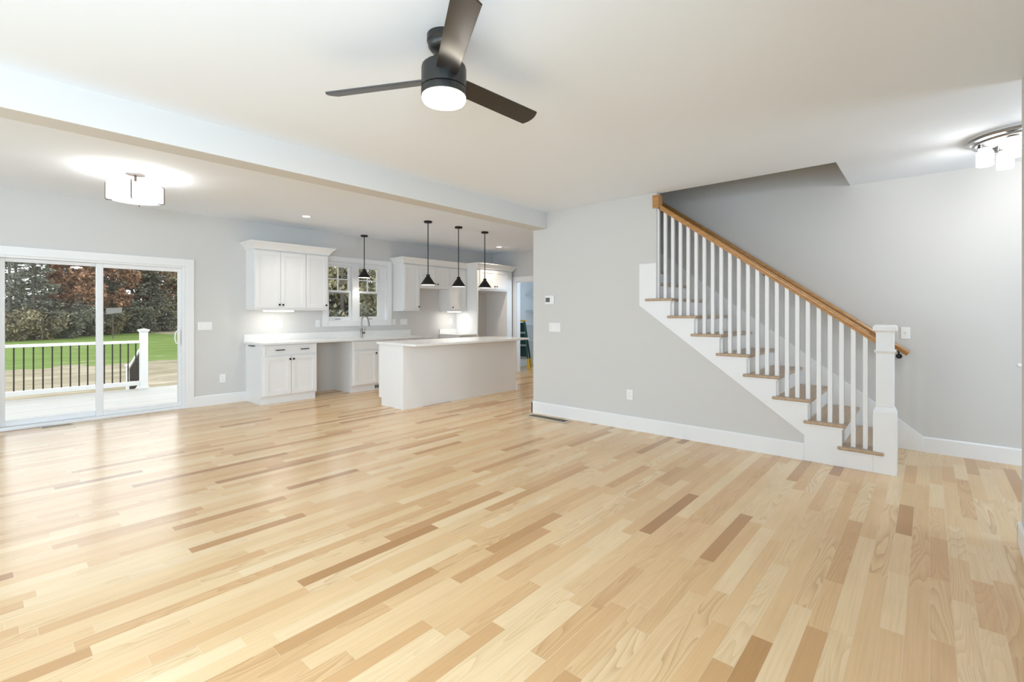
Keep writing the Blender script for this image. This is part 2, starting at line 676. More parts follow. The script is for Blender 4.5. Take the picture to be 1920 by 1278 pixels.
# ------------------------------------------------------------------ kitchen window
wn = thing('window_1', 'white twin sash window above the kitchen sink', 'window', (4.59, YK, WZ0))
wn['kind'] = 'structure'
cs = MB()
cs.box(3.905, WX0, YK - 0.02, YK, 1.09, 2.30)
cs.box(WX1, 5.272, YK - 0.02, YK, 1.09, 2.30)
cs.box(WX0, WX1, YK - 0.02, YK, WZ1, 2.30)
cs.box(WX0, WX1, YK - 0.02, YK, 1.09, WZ0)
obj('casing', cs, M['trim'], wn, 0.003)
fr = MB()
fr.box(WX0, WX0 + 0.012, YK, YK + 0.14, WZ0, WZ1)
fr.box(WX1 - 0.012, WX1, YK, YK + 0.14, WZ0, WZ1)
fr.box(WX0 + 0.012, WX1 - 0.012, YK, YK + 0.14, WZ0, WZ0 + 0.014)
fr.box(WX0 + 0.012, WX1 - 0.012, YK, YK + 0.14, WZ1 - 0.012, WZ1)
fr.box(WX0 + 0.012, WX1 - 0.012, YK + 0.05, YK + 0.14, WZ1 - 0.06, WZ1 - 0.012)
fr.box(4.468, 4.60, YK + 0.015, YK + 0.14, WZ0 + 0.014, WZ1 - 0.06)
fr.box(5.05, WX1 - 0.012, YK + 0.05, YK + 0.14, WZ0 + 0.014, WZ1 - 0.06)
obj('frame', fr, M['sash'], wn, 0.002)


def sash(x0, x1, z0, z1, y, grid):
    s = MB()
    t = 0.035
    tb = t if grid else 0.058
    s.box(x0, x0 + t, y, y + 0.035, z0, z1)
    s.box(x1 - t, x1, y, y + 0.035, z0, z1)
    s.box(x0 + t, x1 - t, y, y + 0.035, z0, z0 + tb)
    s.box(x0 + t, x1 - t, y, y + 0.035, z1 - t, z1)
    if grid:
        xm, zm = (x0 + x1) / 2, (z0 + z1) / 2
        s.box(xm - 0.010, xm + 0.010, y + 0.008, y + 0.028, z0 + t, z1 - t)
        s.box(x0 + t, xm - 0.010, y + 0.009, y + 0.027, zm - 0.010, zm + 0.010)
        s.box(xm + 0.010, x1 - t, y + 0.009, y + 0.027, zm - 0.010, zm + 0.010)
    p = obj('sash', s, M['sash'], wn, 0.002)
    obj('glass_pane', MB().box(x0 + t, x1 - t, y + 0.014, y + 0.020, z0 + tb, z1 - t), M['glass'], p)
    return p


for x0, x1 in ((4.012, 4.468), (4.612, 5.118)):
    xa, xb = (x0, x1) if x0 < 4.5 else (x0 - 0.02, 5.055)
    sash(x0 if x0 < 4.5 else 4.60, x1 if x0 < 4.5 else 5.05, 1.674, 2.165, YK + 0.085, True)
    lo = sash(x0 if x0 < 4.5 else 4.60, x1 if x0 < 4.5 else 5.05, 1.1995, 1.720, YK + 0.05, False)
    obj('sash_lock', MB().box((x0 + x1) / 2 - 0.08, (x0 + x1) / 2 + 0.02, YK + 0.038, YK + 0.05, 1.212, 1.222), M['alu'], lo)


# added unseen window trim framing the daylight fill lights on the solid walls
for n_, (u, wd) in enumerate(((0.8, 1.9), (3.1, 1.9), (5.8, 2.2))):
    f_ = MB()
    for a_, b_, z0_, z1_ in ((u - wd / 2 - 0.1, u - wd / 2 - 0.01, 0.14, 2.36), (u + wd / 2 + 0.01, u + wd / 2 + 0.1, 0.14, 2.36)):
        f_.box(-4.4995, -4.44, a_, b_, z0_, z1_)
    f_.box(-4.4995, -4.44, u - wd / 2 - 0.01, u + wd / 2 + 0.01, 0.14, 0.22)
    f_.box(-4.4995, -4.44, u - wd / 2 - 0.01, u + wd / 2 + 0.01, 2.28, 2.36)
    struct('window_%d' % (n_ + 2), f_, M['trim'])
f_ = MB()
for a_, b_ in ((-2.30, -2.21), (0.31, 0.40)):
    f_.box(a_, b_, -0.3895, -0.37, 0.14, 2.36)
f_.box(-2.21, 0.31, -0.3895, -0.37, 0.14, 0.22)
f_.box(-2.21, 0.31, -0.3895, -0.37, 2.28, 2.36)
struct('window_5', f_, M['trim'])

# ------------------------------------------------------------------ pantry door casing
d2 = thing('door_2', 'white cased doorway into the pantry', 'doorway', (XP, 6.59, 0))
d2['kind'] = 'structure'
cs = MB()
cs.box(XP - 0.02, XP, PD1, PD1 + 0.105, 0, PDZ + 0.105)
cs.box(XP - 0.02, XP, PD0 - 0.105, PD0, 0, PDZ + 0.105)
cs.box(XP - 0.02, XP, PD0, PD1, PDZ, PDZ + 0.105)
obj('casing', cs, M['trim'], d2, 0.003)
jb = MB()
jb.box(XP, XP + 0.11, PD1 - 0.018, PD1, 0, PDZ)
jb.box(XP, XP + 0.11, PD0, PD0 + 0.018, 0, PDZ)
jb.box(XP, XP + 0.11, PD0, PD1, PDZ - 0.018, PDZ)
obj('jamb', jb, M['trim'], d2)


# ------------------------------------------------------------------ cabinets
def shaker(x0, x1, z0, z1, y, parent, name='door', rail=0.058, t=0.02):
    m_ = MB()
    m_.box(x0, x0 + rail, y, y + t, z0, z1)
    m_.box(x1 - rail, x1, y, y + t, z0, z1)
    m_.box(x0 + rail, x1 - rail, y, y + t, z0, z0 + rail)
    m_.box(x0 + rail, x1 - rail, y, y + t, z1 - rail, z1)
    m_.box(x0 + rail, x1 - rail, y + 0.009, y + t, z0 + rail, z1 - rail)
    return obj(name, m_, M['cabinet'], parent, 0.0015)


def knob(x, y, z, parent):
    prof = [(0.0055, 0), (0.0055, 0.012), (0.013, 0.016), (0.0155, 0.021), (0.0145, 0.026), (0.0, 0.029)]
    obj('knob', MB().lathe(prof, (x, y, z), 16, Matrix.Rotation(R(90), 3, 'X')), M['black'], parent)


def pull(x, y, z, parent, w_=0.13, axis='x', name='pull'):
    m_ = MB()
    if axis == 'x':
        m_.box(x - w_ / 2, x + w_ / 2, y - 0.030, y - 0.019, z - 0.0065, z + 0.0065)
        for s in (-1, 1):
            m_.box(x + s * (w_ / 2 - 0.018) - 0.005, x + s * (w_ / 2 - 0.018) + 0.005, y - 0.02, y, z - 0.005, z + 0.005)
    else:
        m_.box(x - 0.030, x - 0.019, y - w_ / 2, y + w_ / 2, z - 0.0065, z + 0.0065)
        for s in (-1, 1):
            m_.box(x - 0.02, x, y + s * (w_ / 2 - 0.018) - 0.005, y + s * (w_ / 2 - 0.018) + 0.005, z - 0.005, z + 0.005)
    return obj(name, m_, M['black'], parent, 0.002)


CB = 0.862      # underside of worktop
YF, YD = 7.12, 7.10   # carcass front, door face
YB = YK - 0.001


def base_cab(x0, x1, label, toe=True):
    t = thing('base_cabinet', label, 'cabinet', ((x0 + x1) / 2, 7.4, 0), 'base cabinets along the kitchen wall')
    m_ = MB()
    m_.prism([(YF, 0.112), (YB, 0.112), (YB, CB), (YF, CB)], 'x', x0 + 0.018, x1 - 0.018)
    m_.prism([(7.185, 0), (YB, 0), (YB, CB), (YF, CB), (YF, 0.112), (7.185, 0.112)], 'x', x0, x0 + 0.018)
    m_.prism([(7.185, 0), (YB, 0), (YB, CB), (YF, CB), (YF, 0.112), (7.185, 0.112)], 'x', x1 - 0.018, x1)
    obj('carcass', m_, M['cabinet'], t, 0.0015)
    obj('toe_kick', MB().box(x0, x1, 7.170, 7.185, 0, 0.112), M['trim'], t)
    return t


t = base_cab(2.70, 3.51, 'white two-door base cabinet with a pair of drawer pulls nearest the patio door')
dr = shaker(2.735, 3.495, 0.705, 0.848, YD, t, 'drawer', 0.012)
pull(2.945, YD, 0.780, dr)
pull(3.305, YD, 0.780, dr)
a = shaker(2.735, 3.108, 0.130, 0.690, YD, t)
knob(3.088, YD, 0.640, a)
a = shaker(3.116, 3.495, 0.130, 0.690, YD, t)
knob(3.140, YD, 0.640, a)
pull(2.70, 7.44, 0.838, t, 0.20, 'y', 'end_pull')

t = base_cab(4.11, 5.02, 'white sink base cabinet under the kitchen window, half behind the island')
shaker(4.135, 4.995, 0.705, 0.848, YD, t, 'drawer_front', 0.012)
a = shaker(4.135, 4.562, 0.130, 0.690, YD, t)
knob(4.540, YD, 0.640, a)
shaker(4.568, 4.995, 0.130, 0.690, YD, t)
g = MB()
g.box(4.545, 4.845, 7.160, 7.1695, 0.022, 0.092)
tv = thing('toe_kick_vent', 'grey slotted toe-kick vent below the sink cabinet', 'vent', (4.70, 7.165, 0.02))
obj('frame', g, M['plastic'], tv)
g = MB()
for i in range(16):
    xx = 4.556 + i * 0.0176
    g.box(xx, xx + 0.011, 7.157, 7.160, 0.030, 0.084)
obj('slots', g, M['dark'], tv)

t = base_cab(5.03, 5.70, 'white base cabinet hidden behind the island, left of the range gap')
dr = shaker(5.05, 5.68, 0.705, 0.848, YD, t, 'drawer', 0.012)
pull(5.365, YD, 0.780, dr)
a = shaker(5.05, 5.362, 0.130, 0.690, YD, t)
knob(5.340, YD, 0.640, a)
shaker(5.368, 5.68, 0.130, 0.690, YD, t)
t = base_cab(6.465, 6.925, 'white base cabinet between the range gap and the refrigerator panel')
dr = shaker(6.48, 6.91, 0.705, 0.848, YD, t, 'drawer', 0.012)
pull(6.70, YD, 0.780, dr)
a = shaker(6.48, 6.91, 0.130, 0.690, YD, t)
knob(6.50, YD, 0.640, a)

t = thing('countertop', 'long white countertop with low backsplash running under the kitchen window', 'countertop', (4.2, 7.4, CB), 'white stone worktops')
obj('slab', MB().box(2.675, 5.715, 7.058, YB, CB, CB + 0.030), M['quartz'], t, 0.003)
obj('backsplash', MB().box(2.675, 5.715, YB - 0.02, YB, CB + 0.030, 0.998), M['quartz'], t, 0.002)
t = thing('countertop', 'short white countertop with backsplash beside the refrigerator opening', 'countertop', (6.7, 7.4, CB), 'white stone worktops')
obj('slab', MB().box(6.452, 6.927, 7.058, YB, CB, CB + 0.030), M['quartz'], t, 0.003)
obj('backsplash', MB().box(6.452, 6.927, YB - 0.02, YB, CB + 0.030, 0.985), M['quartz'], t, 0.002)

# faucet
fx, fy, fz = 4.545, 7.56, CB + 0.030
t = thing('faucet', 'brushed nickel gooseneck faucet at the kitchen sink', 'faucet', (fx, fy, fz))
obj('base', MB().lathe([(0.027, 0), (0.027, 0.006), (0.0215, 0.010), (0.0215, 0.150), (0.018, 0.156)], (fx, fy, fz), 20), M['nickel'], t)
pts = [(fx, fy, fz + 0.14), (fx, fy, fz + 0.26)]
for i in range(13):
    a = math.pi - math.pi * 0.93 * i / 12
    pts.append((fx + 0.060 + 0.060 * math.cos(a), fy - 0.02 * i / 12, fz + 0.300 + 0.072 * math.sin(a)))
obj('spout', MB().tube(pts, 0.0105, 12), M['nickel'], t)
e = pts[-1]
obj('spray_head', MB().tube([e, (e[0] + 0.012, e[1], e[2] - 0.05), (e[0] + 0.02, e[1], e[2] - 0.12)], [0.012, 0.014, 0.0155], 12), M['nickel'], t)
hd = MB().tube([(fx + 0.015, fy, fz + 0.075), (fx + 0.062, fy, fz + 0.075)], 0.019, 12)
hd.tube([(fx + 0.056, fy, fz + 0.08), (fx + 0.068, fy - 0.01, fz + 0.175)], [0.006, 0.0045], 8)
obj('handle', hd, M['nickel'], t)

# upper cabinets
UZ0, UZ1 = 1.362, 2.258
UF, UD = 7.39, 7.37


def upper(x0, x1, z0, z1, label, doors, knobs, yf=UF):
    t = thing('hanging_cabinet', label, 'cabinet', ((x0 + x1) / 2, 7.55, z0), 'white hanging kitchen cabinets')
    obj('carcass', MB().box(x0, x1, yf, YB, z0, z1), M['cabinet'], t, 0.0015)
    for (a_, b_), kx in zip(doors, knobs):
        dd = shaker(a_, b_, z0 + 0.035, z1 - 0.02, yf - 0.02, t)
        if kx is not None:
            knob(kx[0], yf - 0.02, kx[1], dd)
    return t


upper(2.705, 3.458, UZ0, UZ1, 'white two-door hanging cabinet left of the window, nearest the patio door',
      [(2.712, 3.067), (3.073, 3.454)], [(3.047, 1.443), (3.100, 1.442)])
upper(3.460, 3.835, UZ0, UZ1, 'narrow white one-door hanging cabinet touching the left window trim', [(3.466, 3.815)], [(3.785, 1.445)])
upper(5.314, 5.684, UZ0, UZ1, 'white one-door hanging cabinet touching the right window trim', [(5.326, 5.676)], [(5.650, 1.444)])
upper(5.686, 6.446, 1.812, UZ1, 'short white two-door hanging cabinet over the empty range gap',
      [(5.716, 6.075), (6.082, 6.438)], [(6.040, 1.896), (6.115, 1.896)])
upper(6.448, 6.925, UZ0, UZ1, 'white one-door hanging cabinet left of the refrigerator opening', [(6.462, 6.888)], [(6.514, 1.442)])

# refrigerator surround
t = thing('refrigerator_cabinet', 'tall white cabinet surround with two small doors over an empty refrigerator bay', 'cabinet', (7.48, 7.4, 0))
obj('side_panel', MB().box(6.930, 6.962, 7.07, YB, 0, UZ1), M['cabinet'], t, 0.0015)
obj('side_panel', MB().box(7.862, 8.02, 7.07, YB, 0, UZ1), M['cabinet'], t, 0.0015)
obj('carcass', MB().box(6.962, 7.862, 7.07, YB, 1.800, UZ1), M['cabinet'], t, 0.0015)
a = shaker(7.000, 7.452, 1.842, 2.236, 7.05, t)
knob(7.428, 7.05, 1.897, a)
a = shaker(7.458, 7.868, 1.842, 2.236, 7.05, t)
knob(7.500, 7.05, 1.897, a)


# crown mouldings
def crown(path, label, closed_left=True):
    """path: plan points of the cabinet face line; profile flares outwards to the top"""
    prof = [(0.0, 0.0), (0.010, 0.0), (0.012, 0.012), (0.028, 0.040), (0.052, 0.072), (0.078, 0.094), (0.084, 0.100), (0.084, 0.112), (0.0, 0.112)]
    n = len(path)
    offs = []
    for i in range(n):
        ds = []
        if i > 0:
            ds.append((Vector(path[i]) - Vector(path[i - 1])).normalized())
        if i < n - 1:
            ds.append((Vector(path[i + 1]) - Vector(path[i])).normalized())
        ns = [Vector((d.y, -d.x)) for d in ds]
        if len(ns) == 1:
            offs.append(ns[0])
        else:
            s = ns[0] + ns[1]
            offs.append(s / (1 + ns[0].dot(ns[1])))
    m_ = MB()
    k = len(prof)
    vs, fs = [], []
    for i in range(n):
        for a_, z in prof:
            vs.append((path[i][0] + offs[i].x * a_, path[i][1] + offs[i].y * a_, UZ1 + z))
    for i in range(n - 1):
        for j in range(k):
            q = (j + 1) % k
            fs.append((i * k + j, i * k + q, (i + 1) * k + q, (i + 1) * k + j))
    fs.append(tuple(range(k)))
    fs.append(tuple((n - 1) * k + j for j in range(k - 1, -1, -1)))
    m_.add(vs, fs)
    o = obj('crown_molding', m_, M['cabinet'])
    tag(o, label, 'crown molding', 'cabinet crown mouldings')
    return o


crown([(2.705, YB), (2.705, UD), (3.835, UD), (3.835, YB)], 'white flared crown molding on the cabinets left of the window')
crown([(5.314, YB), (5.314, UD), (6.930, UD), (6.930, 7.05), (8.02, 7.05), (8.02, YB)],
      'white stepped crown molding running over the range gap and refrigerator cabinets')

# under-cabinet lights
M['led'] = mat('led_diffuser', (0.9, 0.9, 0.88), 0.4, emit=(1.0, 0.95, 0.86), estr=5.0)
for x0, x1, lab in ((2.85, 3.29, 'glowing light bar under the hanging cabinet left of the window'),
                    (6.455, 6.775, 'glowing light bar under the hanging cabinet beside the refrigerator bay')):
    t = thing('light_bar', lab, 'under-cabinet light', ((x0 + x1) / 2, 7.45, UZ0 - 0.02), 'under-cabinet light bars')
    obj('housing', MB().box(x0, x1, 7.40, 7.47, UZ0 - 0.008, UZ0 - 0.0005), M['plastic'], t)
    obj('diffuser', MB().box(x0 + 0.006, x1 - 0.006, 7.402, 7.468, UZ0 - 0.020, UZ0 - 0.008), M['led'], t, 0.003)
    l = area('led_light', (0, 0, 0), (0, 0, 0), x1 - x0 - 0.03, 0.05, 0.45 if x0 < 4 else 0.6, SOFT)
    l.parent = t
    l.location = (0, -0.015, -0.003)

# island
t = thing('kitchen_island', 'long white kitchen island with overhanging white stone top', 'island', (5.02, 5.6, 0))
m_ = MB()
m_.prism([(5.365, 0), (5.88, 0), (5.88, 0.11), (5.945, 0.11), (5.945, 0.872), (5.365, 0.872)], 'x', 3.852, 6.205)
obj('body', m_, M['cabinet'], t, 0.0015)
obj('end_baseboard', MB().prism([(3.0, 0)] and [(5.353, 0), (5.353, 0.118), (5.357, 0.128), (5.90, 0.128), (5.90, 0)], 'x', 6.205, 6.224), M['trim'], t)
obj('countertop', MB().box(3.838, 6.205, 5.080, 5.985, 0.872, 0.903), M['quartz'], t, 0.003)
for i in range(4):
    x0 = 3.875 + i * 0.582
    m_ = MB().box(x0, x0 + 0.565, 5.946, 5.966, 0.13, 0.85)
    obj('door', m_, M['cabinet'], t, 0.002)

# ------------------------------------------------------------------ staircase
st = thing('staircase', 'open oak and white staircase with square balusters rising behind the wall', 'staircase', (5.4, 0.3, 0))
ZT = [0.175 + 0.1852 * k for k in range(14)]
YR_ = [0.279 + 0.2509 * k for k in range(14)]
for k in range(14):
    z, yr = ZT[k], YR_[k]
    inside = yr + 0.312 > 2.56
    xl = XS - 0.036 if not inside else XS + 0.10
    m_ = MB()
    yb = yr + 0.312 if k < 8 else yr + 0.29
    m_.box(xl, XR - 0.021, yr, yb, z - 0.028, z)
    obj('tread', m_, M['tread'], st, 0.009)
    zb = ZT[k - 1] if k else 0.0
    m_ = MB().box(XS + 0.002 if not inside else XS + 0.10, XR - 0.021, yr + 0.030, yr + 0.048, zb, z - 0.028)
    obj('riser', m_, M['trim'], st)
# outer skirt with stepped top
pl = [(0.3497, 0.0), (0.838, 0.0), (0.838, 0.226), (2.42, 1.396), (2.42, 1.856), (2.223, 1.856), (2.223, ZT[7] - 0.028)]
for k in range(7, -1, -1):
    pl.append((YR_[k] + 0.030, ZT[k] - 0.028))
    if k:
        pl.append((YR_[k] + 0.030, ZT[k - 1] - 0.028))
pl[-1] = (0.3497, ZT[0] - 0.028)
obj('outer_skirt', MB().prism(pl, 'x', XS - 0.014, XS + 0.002), M['trim'], st, 0.0015)
# cove under each tread end
for k in range(8):
    obj('cove', MB().box(XS - 0.024, XS - 0.014, YR_[k] + 0.018, YR_[k] + 0.30 if k < 7 else 2.223, ZT[k] - 0.042, ZT[k] - 0.028), M['trim'], st)
# inner skirt along the far wall
obj('inner_skirt', MB().prism([(0.045, 0), (0.045, 0.144), (0.234, 0.293), (3.9, 3.045), (3.9, 2.0), (1.2, 0.0)], 'x', XR - 0.020, XR - 0.0005), M['trim'], st, 0.003)
# newel
ny = 0.2735
nx = XS - 0.014 + 0.076
nw = MB()
nw.box(nx - 0.076, nx + 0.076, ny - 0.076, ny + 0.076, 0, 0.495)


def frustum(mb, x, y, a, z0, b, z1):
    vs = [(x - a, y - a, z0), (x + a, y - a, z0), (x + a, y + a, z0), (x - a, y + a, z0),
          (x - b, y - b, z1), (x + b, y - b, z1), (x + b, y + b, z1), (x - b, y + b, z1)]
    mb.add(vs, [(0, 3, 2, 1), (4, 5, 6, 7), (0, 1, 5, 4), (1, 2, 6, 5), (2, 3, 7, 6), (3, 0, 4, 7)])


frustum(nw, nx, ny, 0.076, 0.495, 0.072, 0.512)
frustum(nw, nx, ny, 0.072, 0.512, 0.058, 0.545)
nw.box(nx - 0.058, nx + 0.058, ny - 0.058, ny + 0.058, 0.545, 1.155)
frustum(nw, nx, ny, 0.0585, 0.978, 0.070, 0.998)
frustum(nw, nx, ny, 0.070, 0.998, 0.070, 1.006)
frustum(nw, nx, ny, 0.0585, 1.150, 0.068, 1.166)
nw.box(nx - 0.078, nx + 0.078, ny - 0.078, ny + 0.078, 1.166, 1.198)
frustum(nw, nx, ny, 0.078, 1.198, 0.066, 1.212)
obj('newel_post', nw, M['trim'], st, 0.002)
# balusters
SL = 0.7375
bx = XS + 0.040


def rail_bottom(y):
    return 1.060 + SL * (y - 0.337)


for j in range(23):
    y = 0.402 + 0.0827 * j
    k = max(i for i in range(14) if YR_[i] + 0.035 < y)
    z0 = ZT[k]
    a = 0.0165
    vs = []
    for (dx, dy) in ((-a, -a), (a, -a), (a, a), (-a, a)):
        vs.append((bx + dx, y + dy, z0))
    for (dx, dy) in ((-a, -a), (a, -a), (a, a), (-a, a)):
        vs.append((bx + dx, y + dy, rail_bottom(y + dy) + 0.004))
    obj('baluster', MB().add(vs, [(0, 3, 2, 1), (4, 5, 6, 7), (0, 1, 5, 4), (1, 2, 6, 5), (2, 3, 7, 6), (3, 0, 4, 7)]), M['trim'], st, 0.0012)
# handrail
ya, yb = ny + 0.058, 2.196
sec = [(-0.021, 0.0), (0.021, 0.0), (0.023, 0.013), (0.028, 0.024), (0.028, 0.036), (0.022, 0.046), (0.010, 0.050), (-0.010, 0.050), (-0.022, 0.046), (-0.028, 0.036), (-0.028, 0.024), (-0.023, 0.013)]
vs = []
for y in (ya, yb):
    for s_, u_ in sec:
        vs.append((bx + s_, y, rail_bottom(y) + u_ * math.sqrt(1 + SL * SL)))
n = len(sec)
fs = [tuple(range(n)), tuple(range(2 * n - 1, n - 1, -1))] + [(i, (i + 1) % n, n + (i + 1) % n, n + i) for i in range(n)]
obj('handrail', MB().add(vs, fs), M['oakrail'], st, 0.003)
obj('rosette', MB().prism([(4.876, 2.194), (4.985, 2.194), (4.985, 2.2235), (4.8985, 2.2235), (4.8985, 2.262), (4.876, 2.262)], 'z', 2.452, 2.592), M['oakrail'], st, 0.005)

# wall handrail
t = thing('wall_handrail', 'honey oak handrail on black brackets along the far stair wall', 'handrail', (5.88, 0.15, 0.9))
p0 = Vector((5.872, 0.150, 0.895))
p1 = Vector((5.872, 3.60, 0.895 + SL * 3.45))
sec2 = [(-0.017, -0.026), (0.017, -0.026), (0.019, -0.012), (0.028, 0.0), (0.029, 0.012), (0.020, 0.026), (-0.020, 0.026), (-0.029, 0.012), (-0.028, 0.0), (-0.019, -0.012)]
obj('rail', MB().bar(p0 + Vector((0, 0, 0.03)), p1 + Vector((0, 0, 0.03)), sec2, (1, 0, 0)), M['oakrail'], t, 0.004)
for y in (0.222, 1.40, 2.6):
    z = 0.895 + SL * (y - 0.15)
    m_ = MB().tube([(5.872, y, z), (5.875, y, z - 0.035), (5.90, y, z - 0.055), (XR - 0.004, y, z - 0.055)], 0.008, 8)
    m_.tube([(XR - 0.010, y, z - 0.055), (XR - 0.0005, y, z - 0.055)], 0.024, 16)
    m_.box(5.858, 5.886, y - 0.02, y + 0.02, z - 0.004, z + 0.004)
    obj('bracket', m_, M['black'], t)


# ------------------------------------------------------------------ wall plates
def plate(name, face, a0, a1, z0, z1, label, cat, kind, group=None, pos=None, screws=True):
    """face 'y': on a wall facing -Y at y=pos, spanning x; face 'x': on a wall facing -X, spanning y"""
    def bx_(mb, u0, u1, w0, w1, d0, d1):
        if face == 'y':
            mb.box(u0, u1, pos - d1, pos - d0, w0, w1)
        else:
            mb.box(pos - d1, pos - d0, u0, u1, w0, w1)
    ctr = ((a0 + a1) / 2, pos, (z0 + z1) / 2) if face == 'y' else (pos, (a0 + a1) / 2, (z0 + z1) / 2)
    t_ = thing(name, label, cat, ctr, group)
    m1 = MB()
    bx_(m1, a0, a1, z0, z1, 0.0003, 0.006)
    obj('cover_plate', m1, M['plastic'], t_, 0.002)
    zc, h_ = (z0 + z1) / 2, (z1 - z0)
    if kind == 'outlet':
        for s in (-1, 1):
            m2 = MB()
            uc = (a0 + a1) / 2
            bx_(m2, uc - 0.0165, uc + 0.0165, zc + s * 0.021 - 0.014, zc + s * 0.021 + 0.014, 0.006, 0.009)
            f = obj('socket', m2, M['plastic'], t_, 0.002)
            m3 = MB()
            for q in (-0.006, 0.006):
                bx_(m3, uc + q - 0.001, uc + q + 0.001, zc + s * 0.021 - 0.003, zc + s * 0.021 + 0.006, 0.009, 0.0093)
            obj('slot', m3, M['dark'], f)
    elif kind == 'toggle':
        m2 = MB()
        uc = (a0 + a1) / 2
        bx_(m2, uc - 0.005, uc + 0.005, zc - 0.012, zc + 0.012, 0.006, 0.008)
        f = obj('toggle', m2, M['plastic'], t_)
        m3 = MB()
        bx_(m3, uc - 0.003, uc + 0.003, zc - 0.002, zc + 0.008, 0.008, 0.016)
        obj('lever', m3, M['alu'], f)
    else:
        n_ = kind
        for i in range(n_):
            uc = a0 + (a1 - a0) * (i + 0.5) / n_
            m2 = MB()
            bx_(m2, uc - 0.0165, uc + 0.0165, zc - 0.033, zc + 0.033, 0.006, 0.010)
            obj('rocker', m2, M['plastic'], t_, 0.003)
    return t_


plate('light_switch', 'y', 2.078, 2.258, 1.075, 1.189, 'white triple switch plate between the patio door and the cabinets', 'light switch', 3, pos=YK)
plate('outlet', 'y', 2.352, 2.430, 0.310, 0.430, 'white wall outlet low between the patio door and the base cabinet', 'outlet', 'outlet', pos=YK)
plate('outlet', 'y', 3.157, 3.240, 1.085, 1.205, 'white outlet under the lit hanging cabinet left of the window', 'outlet', 'outlet', pos=YK)
plate('outlet', 'y', 3.785, 3.860, 1.085, 1.205, 'white outlet just left of the kitchen window trim', 'outlet', 'outlet', pos=YK)
plate('light_switch', 'y', 5.292, 5.366, 1.095, 1.210, 'single white switch plate touching the right window trim', 'light switch', 1, pos=YK)
plate('light_switch', 'y', 5.480, 5.640, 1.095, 1.210, 'wide white switch plate left of the range gap', 'light switch', 2, pos=YK)
plate('outlet', 'y', 6.74, 6.815, 1.085, 1.205, 'white outlet under the lit cabinet beside the refrigerator bay', 'outlet', 'outlet', pos=YK)
plate('light_switch', 'x', 3.500, 3.676, 1.076, 1.190, 'white triple switch plate below the thermostat', 'light switch', 3, pos=XS)
plate('outlet', 'x', 2.503, 2.578, 0.336, 0.450, 'white outlet low on the wall left of the stairs', 'outlet', 'outlet', pos=XS)
plate('light_switch', 'x', 0.138, 0.210, 1.062, 1.176, 'white toggle switch plate on the wall beside the newel post', 'light switch', 'toggle', pos=XR)

t = thing('thermostat', 'small square white thermostat with dark display left of the stairs', 'thermostat', (XS, 3.66, 1.485))
obj('body', MB().box(XS - 0.024, XS - 0.0003, 3.592, 3.730, 1.428, 1.540), M['plastic'], t, 0.006)
obj('display', MB().box(XS - 0.0252, XS - 0.024, 3.650, 3.716, 1.456, 1.512), M['display'], t)
o = obj('wall_bumper', MB().lathe([(0.015, 0.0003), (0.015, 0.003), (0.011, 0.006), (0.0, 0.007)], (XR, -0.580, 0.862), 20, Matrix.Rotation(R(-90), 3, 'Y')), M['plastic'])
tag(o, 'small round white bumper on the grey wall far right of the newel post', 'door bumper')

# floor vents
t = thing('floor_vent', 'long wood-framed floor vent with dark grille at the wall corner', 'vent', (4.72, 3.57, 0))
f = MB()
f.box(4.628, 4.686, 3.252, 3.890, 0.0002, 0.006)
f.box(4.802, 4.816, 3.252, 3.890, 0.0002, 0.006)
f.box(4.686, 4.802, 3.252, 3.300, 0.0002, 0.006)
f.box(4.686, 4.802, 3.850, 3.890, 0.0002, 0.006)
obj('frame', f, M['ventwood'], t, 0.002)
g = MB().box(4.686, 4.802, 3.300, 3.850, 0.0002, 0.002)
for i in range(40):
    yy = 3.304 + i * 0.01365
    g.box(4.690, 4.798, yy, yy + 0.007, 0.002, 0.005)
obj('grille', g, M['vent'], t)
t = thing('floor_vent', 'small slotted floor vent in front of the patio door', 'vent', (0.64, 7.60, 0))
obj('frame', MB().box(0.500, 0.775, 7.560, 7.660, 0.0002, 0.004), M['ventwood'], t, 0.001)
g = MB()
for i in range(18):
    xx = 0.516 + i * 0.0138
    g.box(xx, xx + 0.008, 7.575, 7.645, 0.004, 0.0048)
obj('slots', g, M['dark'], t)


# ------------------------------------------------------------------ lamps
def make_pendant(label):
    """origin at the ceiling"""
    t_ = thing('pendant_lamp', label, 'pendant lamp', (0, 0, 0), 'black cone pendants in the kitchen')
    obj('canopy', MB().lathe([(0.060, -0.0005), (0.062, -0.006), (0.062, -0.020), (0.056, -0.026), (0.012, -0.030)], n=28), M['black'], t_, local=True)
    return t_


def pendant(x, y, drop, label):
    t_ = make_pendant(label)
    zt = -drop
    obj('stem', MB().tube([(0, 0, -0.028), (0, 0, zt + 0.01)], 0.0075, 8), M['black'], t_, local=True)
    prof = [(0.006, zt + 0.014), (0.024, zt + 0.010), (0.028, zt), (0.028, zt - 0.022), (0.036, zt - 0.028), (0.112, zt - 0.140),
            (0.112, zt - 0.146), (0.108, zt - 0.146), (0.032, zt - 0.034), (0.0, zt - 0.034)]
    obj('shade', MB().lathe(prof, n=36), M['black'], t_, local=True)
    obj('reflector', MB().lathe([(0.105, zt - 0.1455), (0.0, zt - 0.134)], n=28), M['pglow'], t_, local=True)
    t_.location = (x, y, ZK)
    l = bpy.data.lights.new('pendant_light', 'SPOT')
    l.energy = 4
    l.color = SOFT
    l.spot_size = R(120)
    l.spot_blend = 0.6
    l.shadow_soft_size = 0.04
    lo = bpy.data.objects.new('pendant_light', l)
    COL.objects.link(lo)
    lo.parent = t_
    lo.location = (0, 0, zt - 0.155)
    return t_


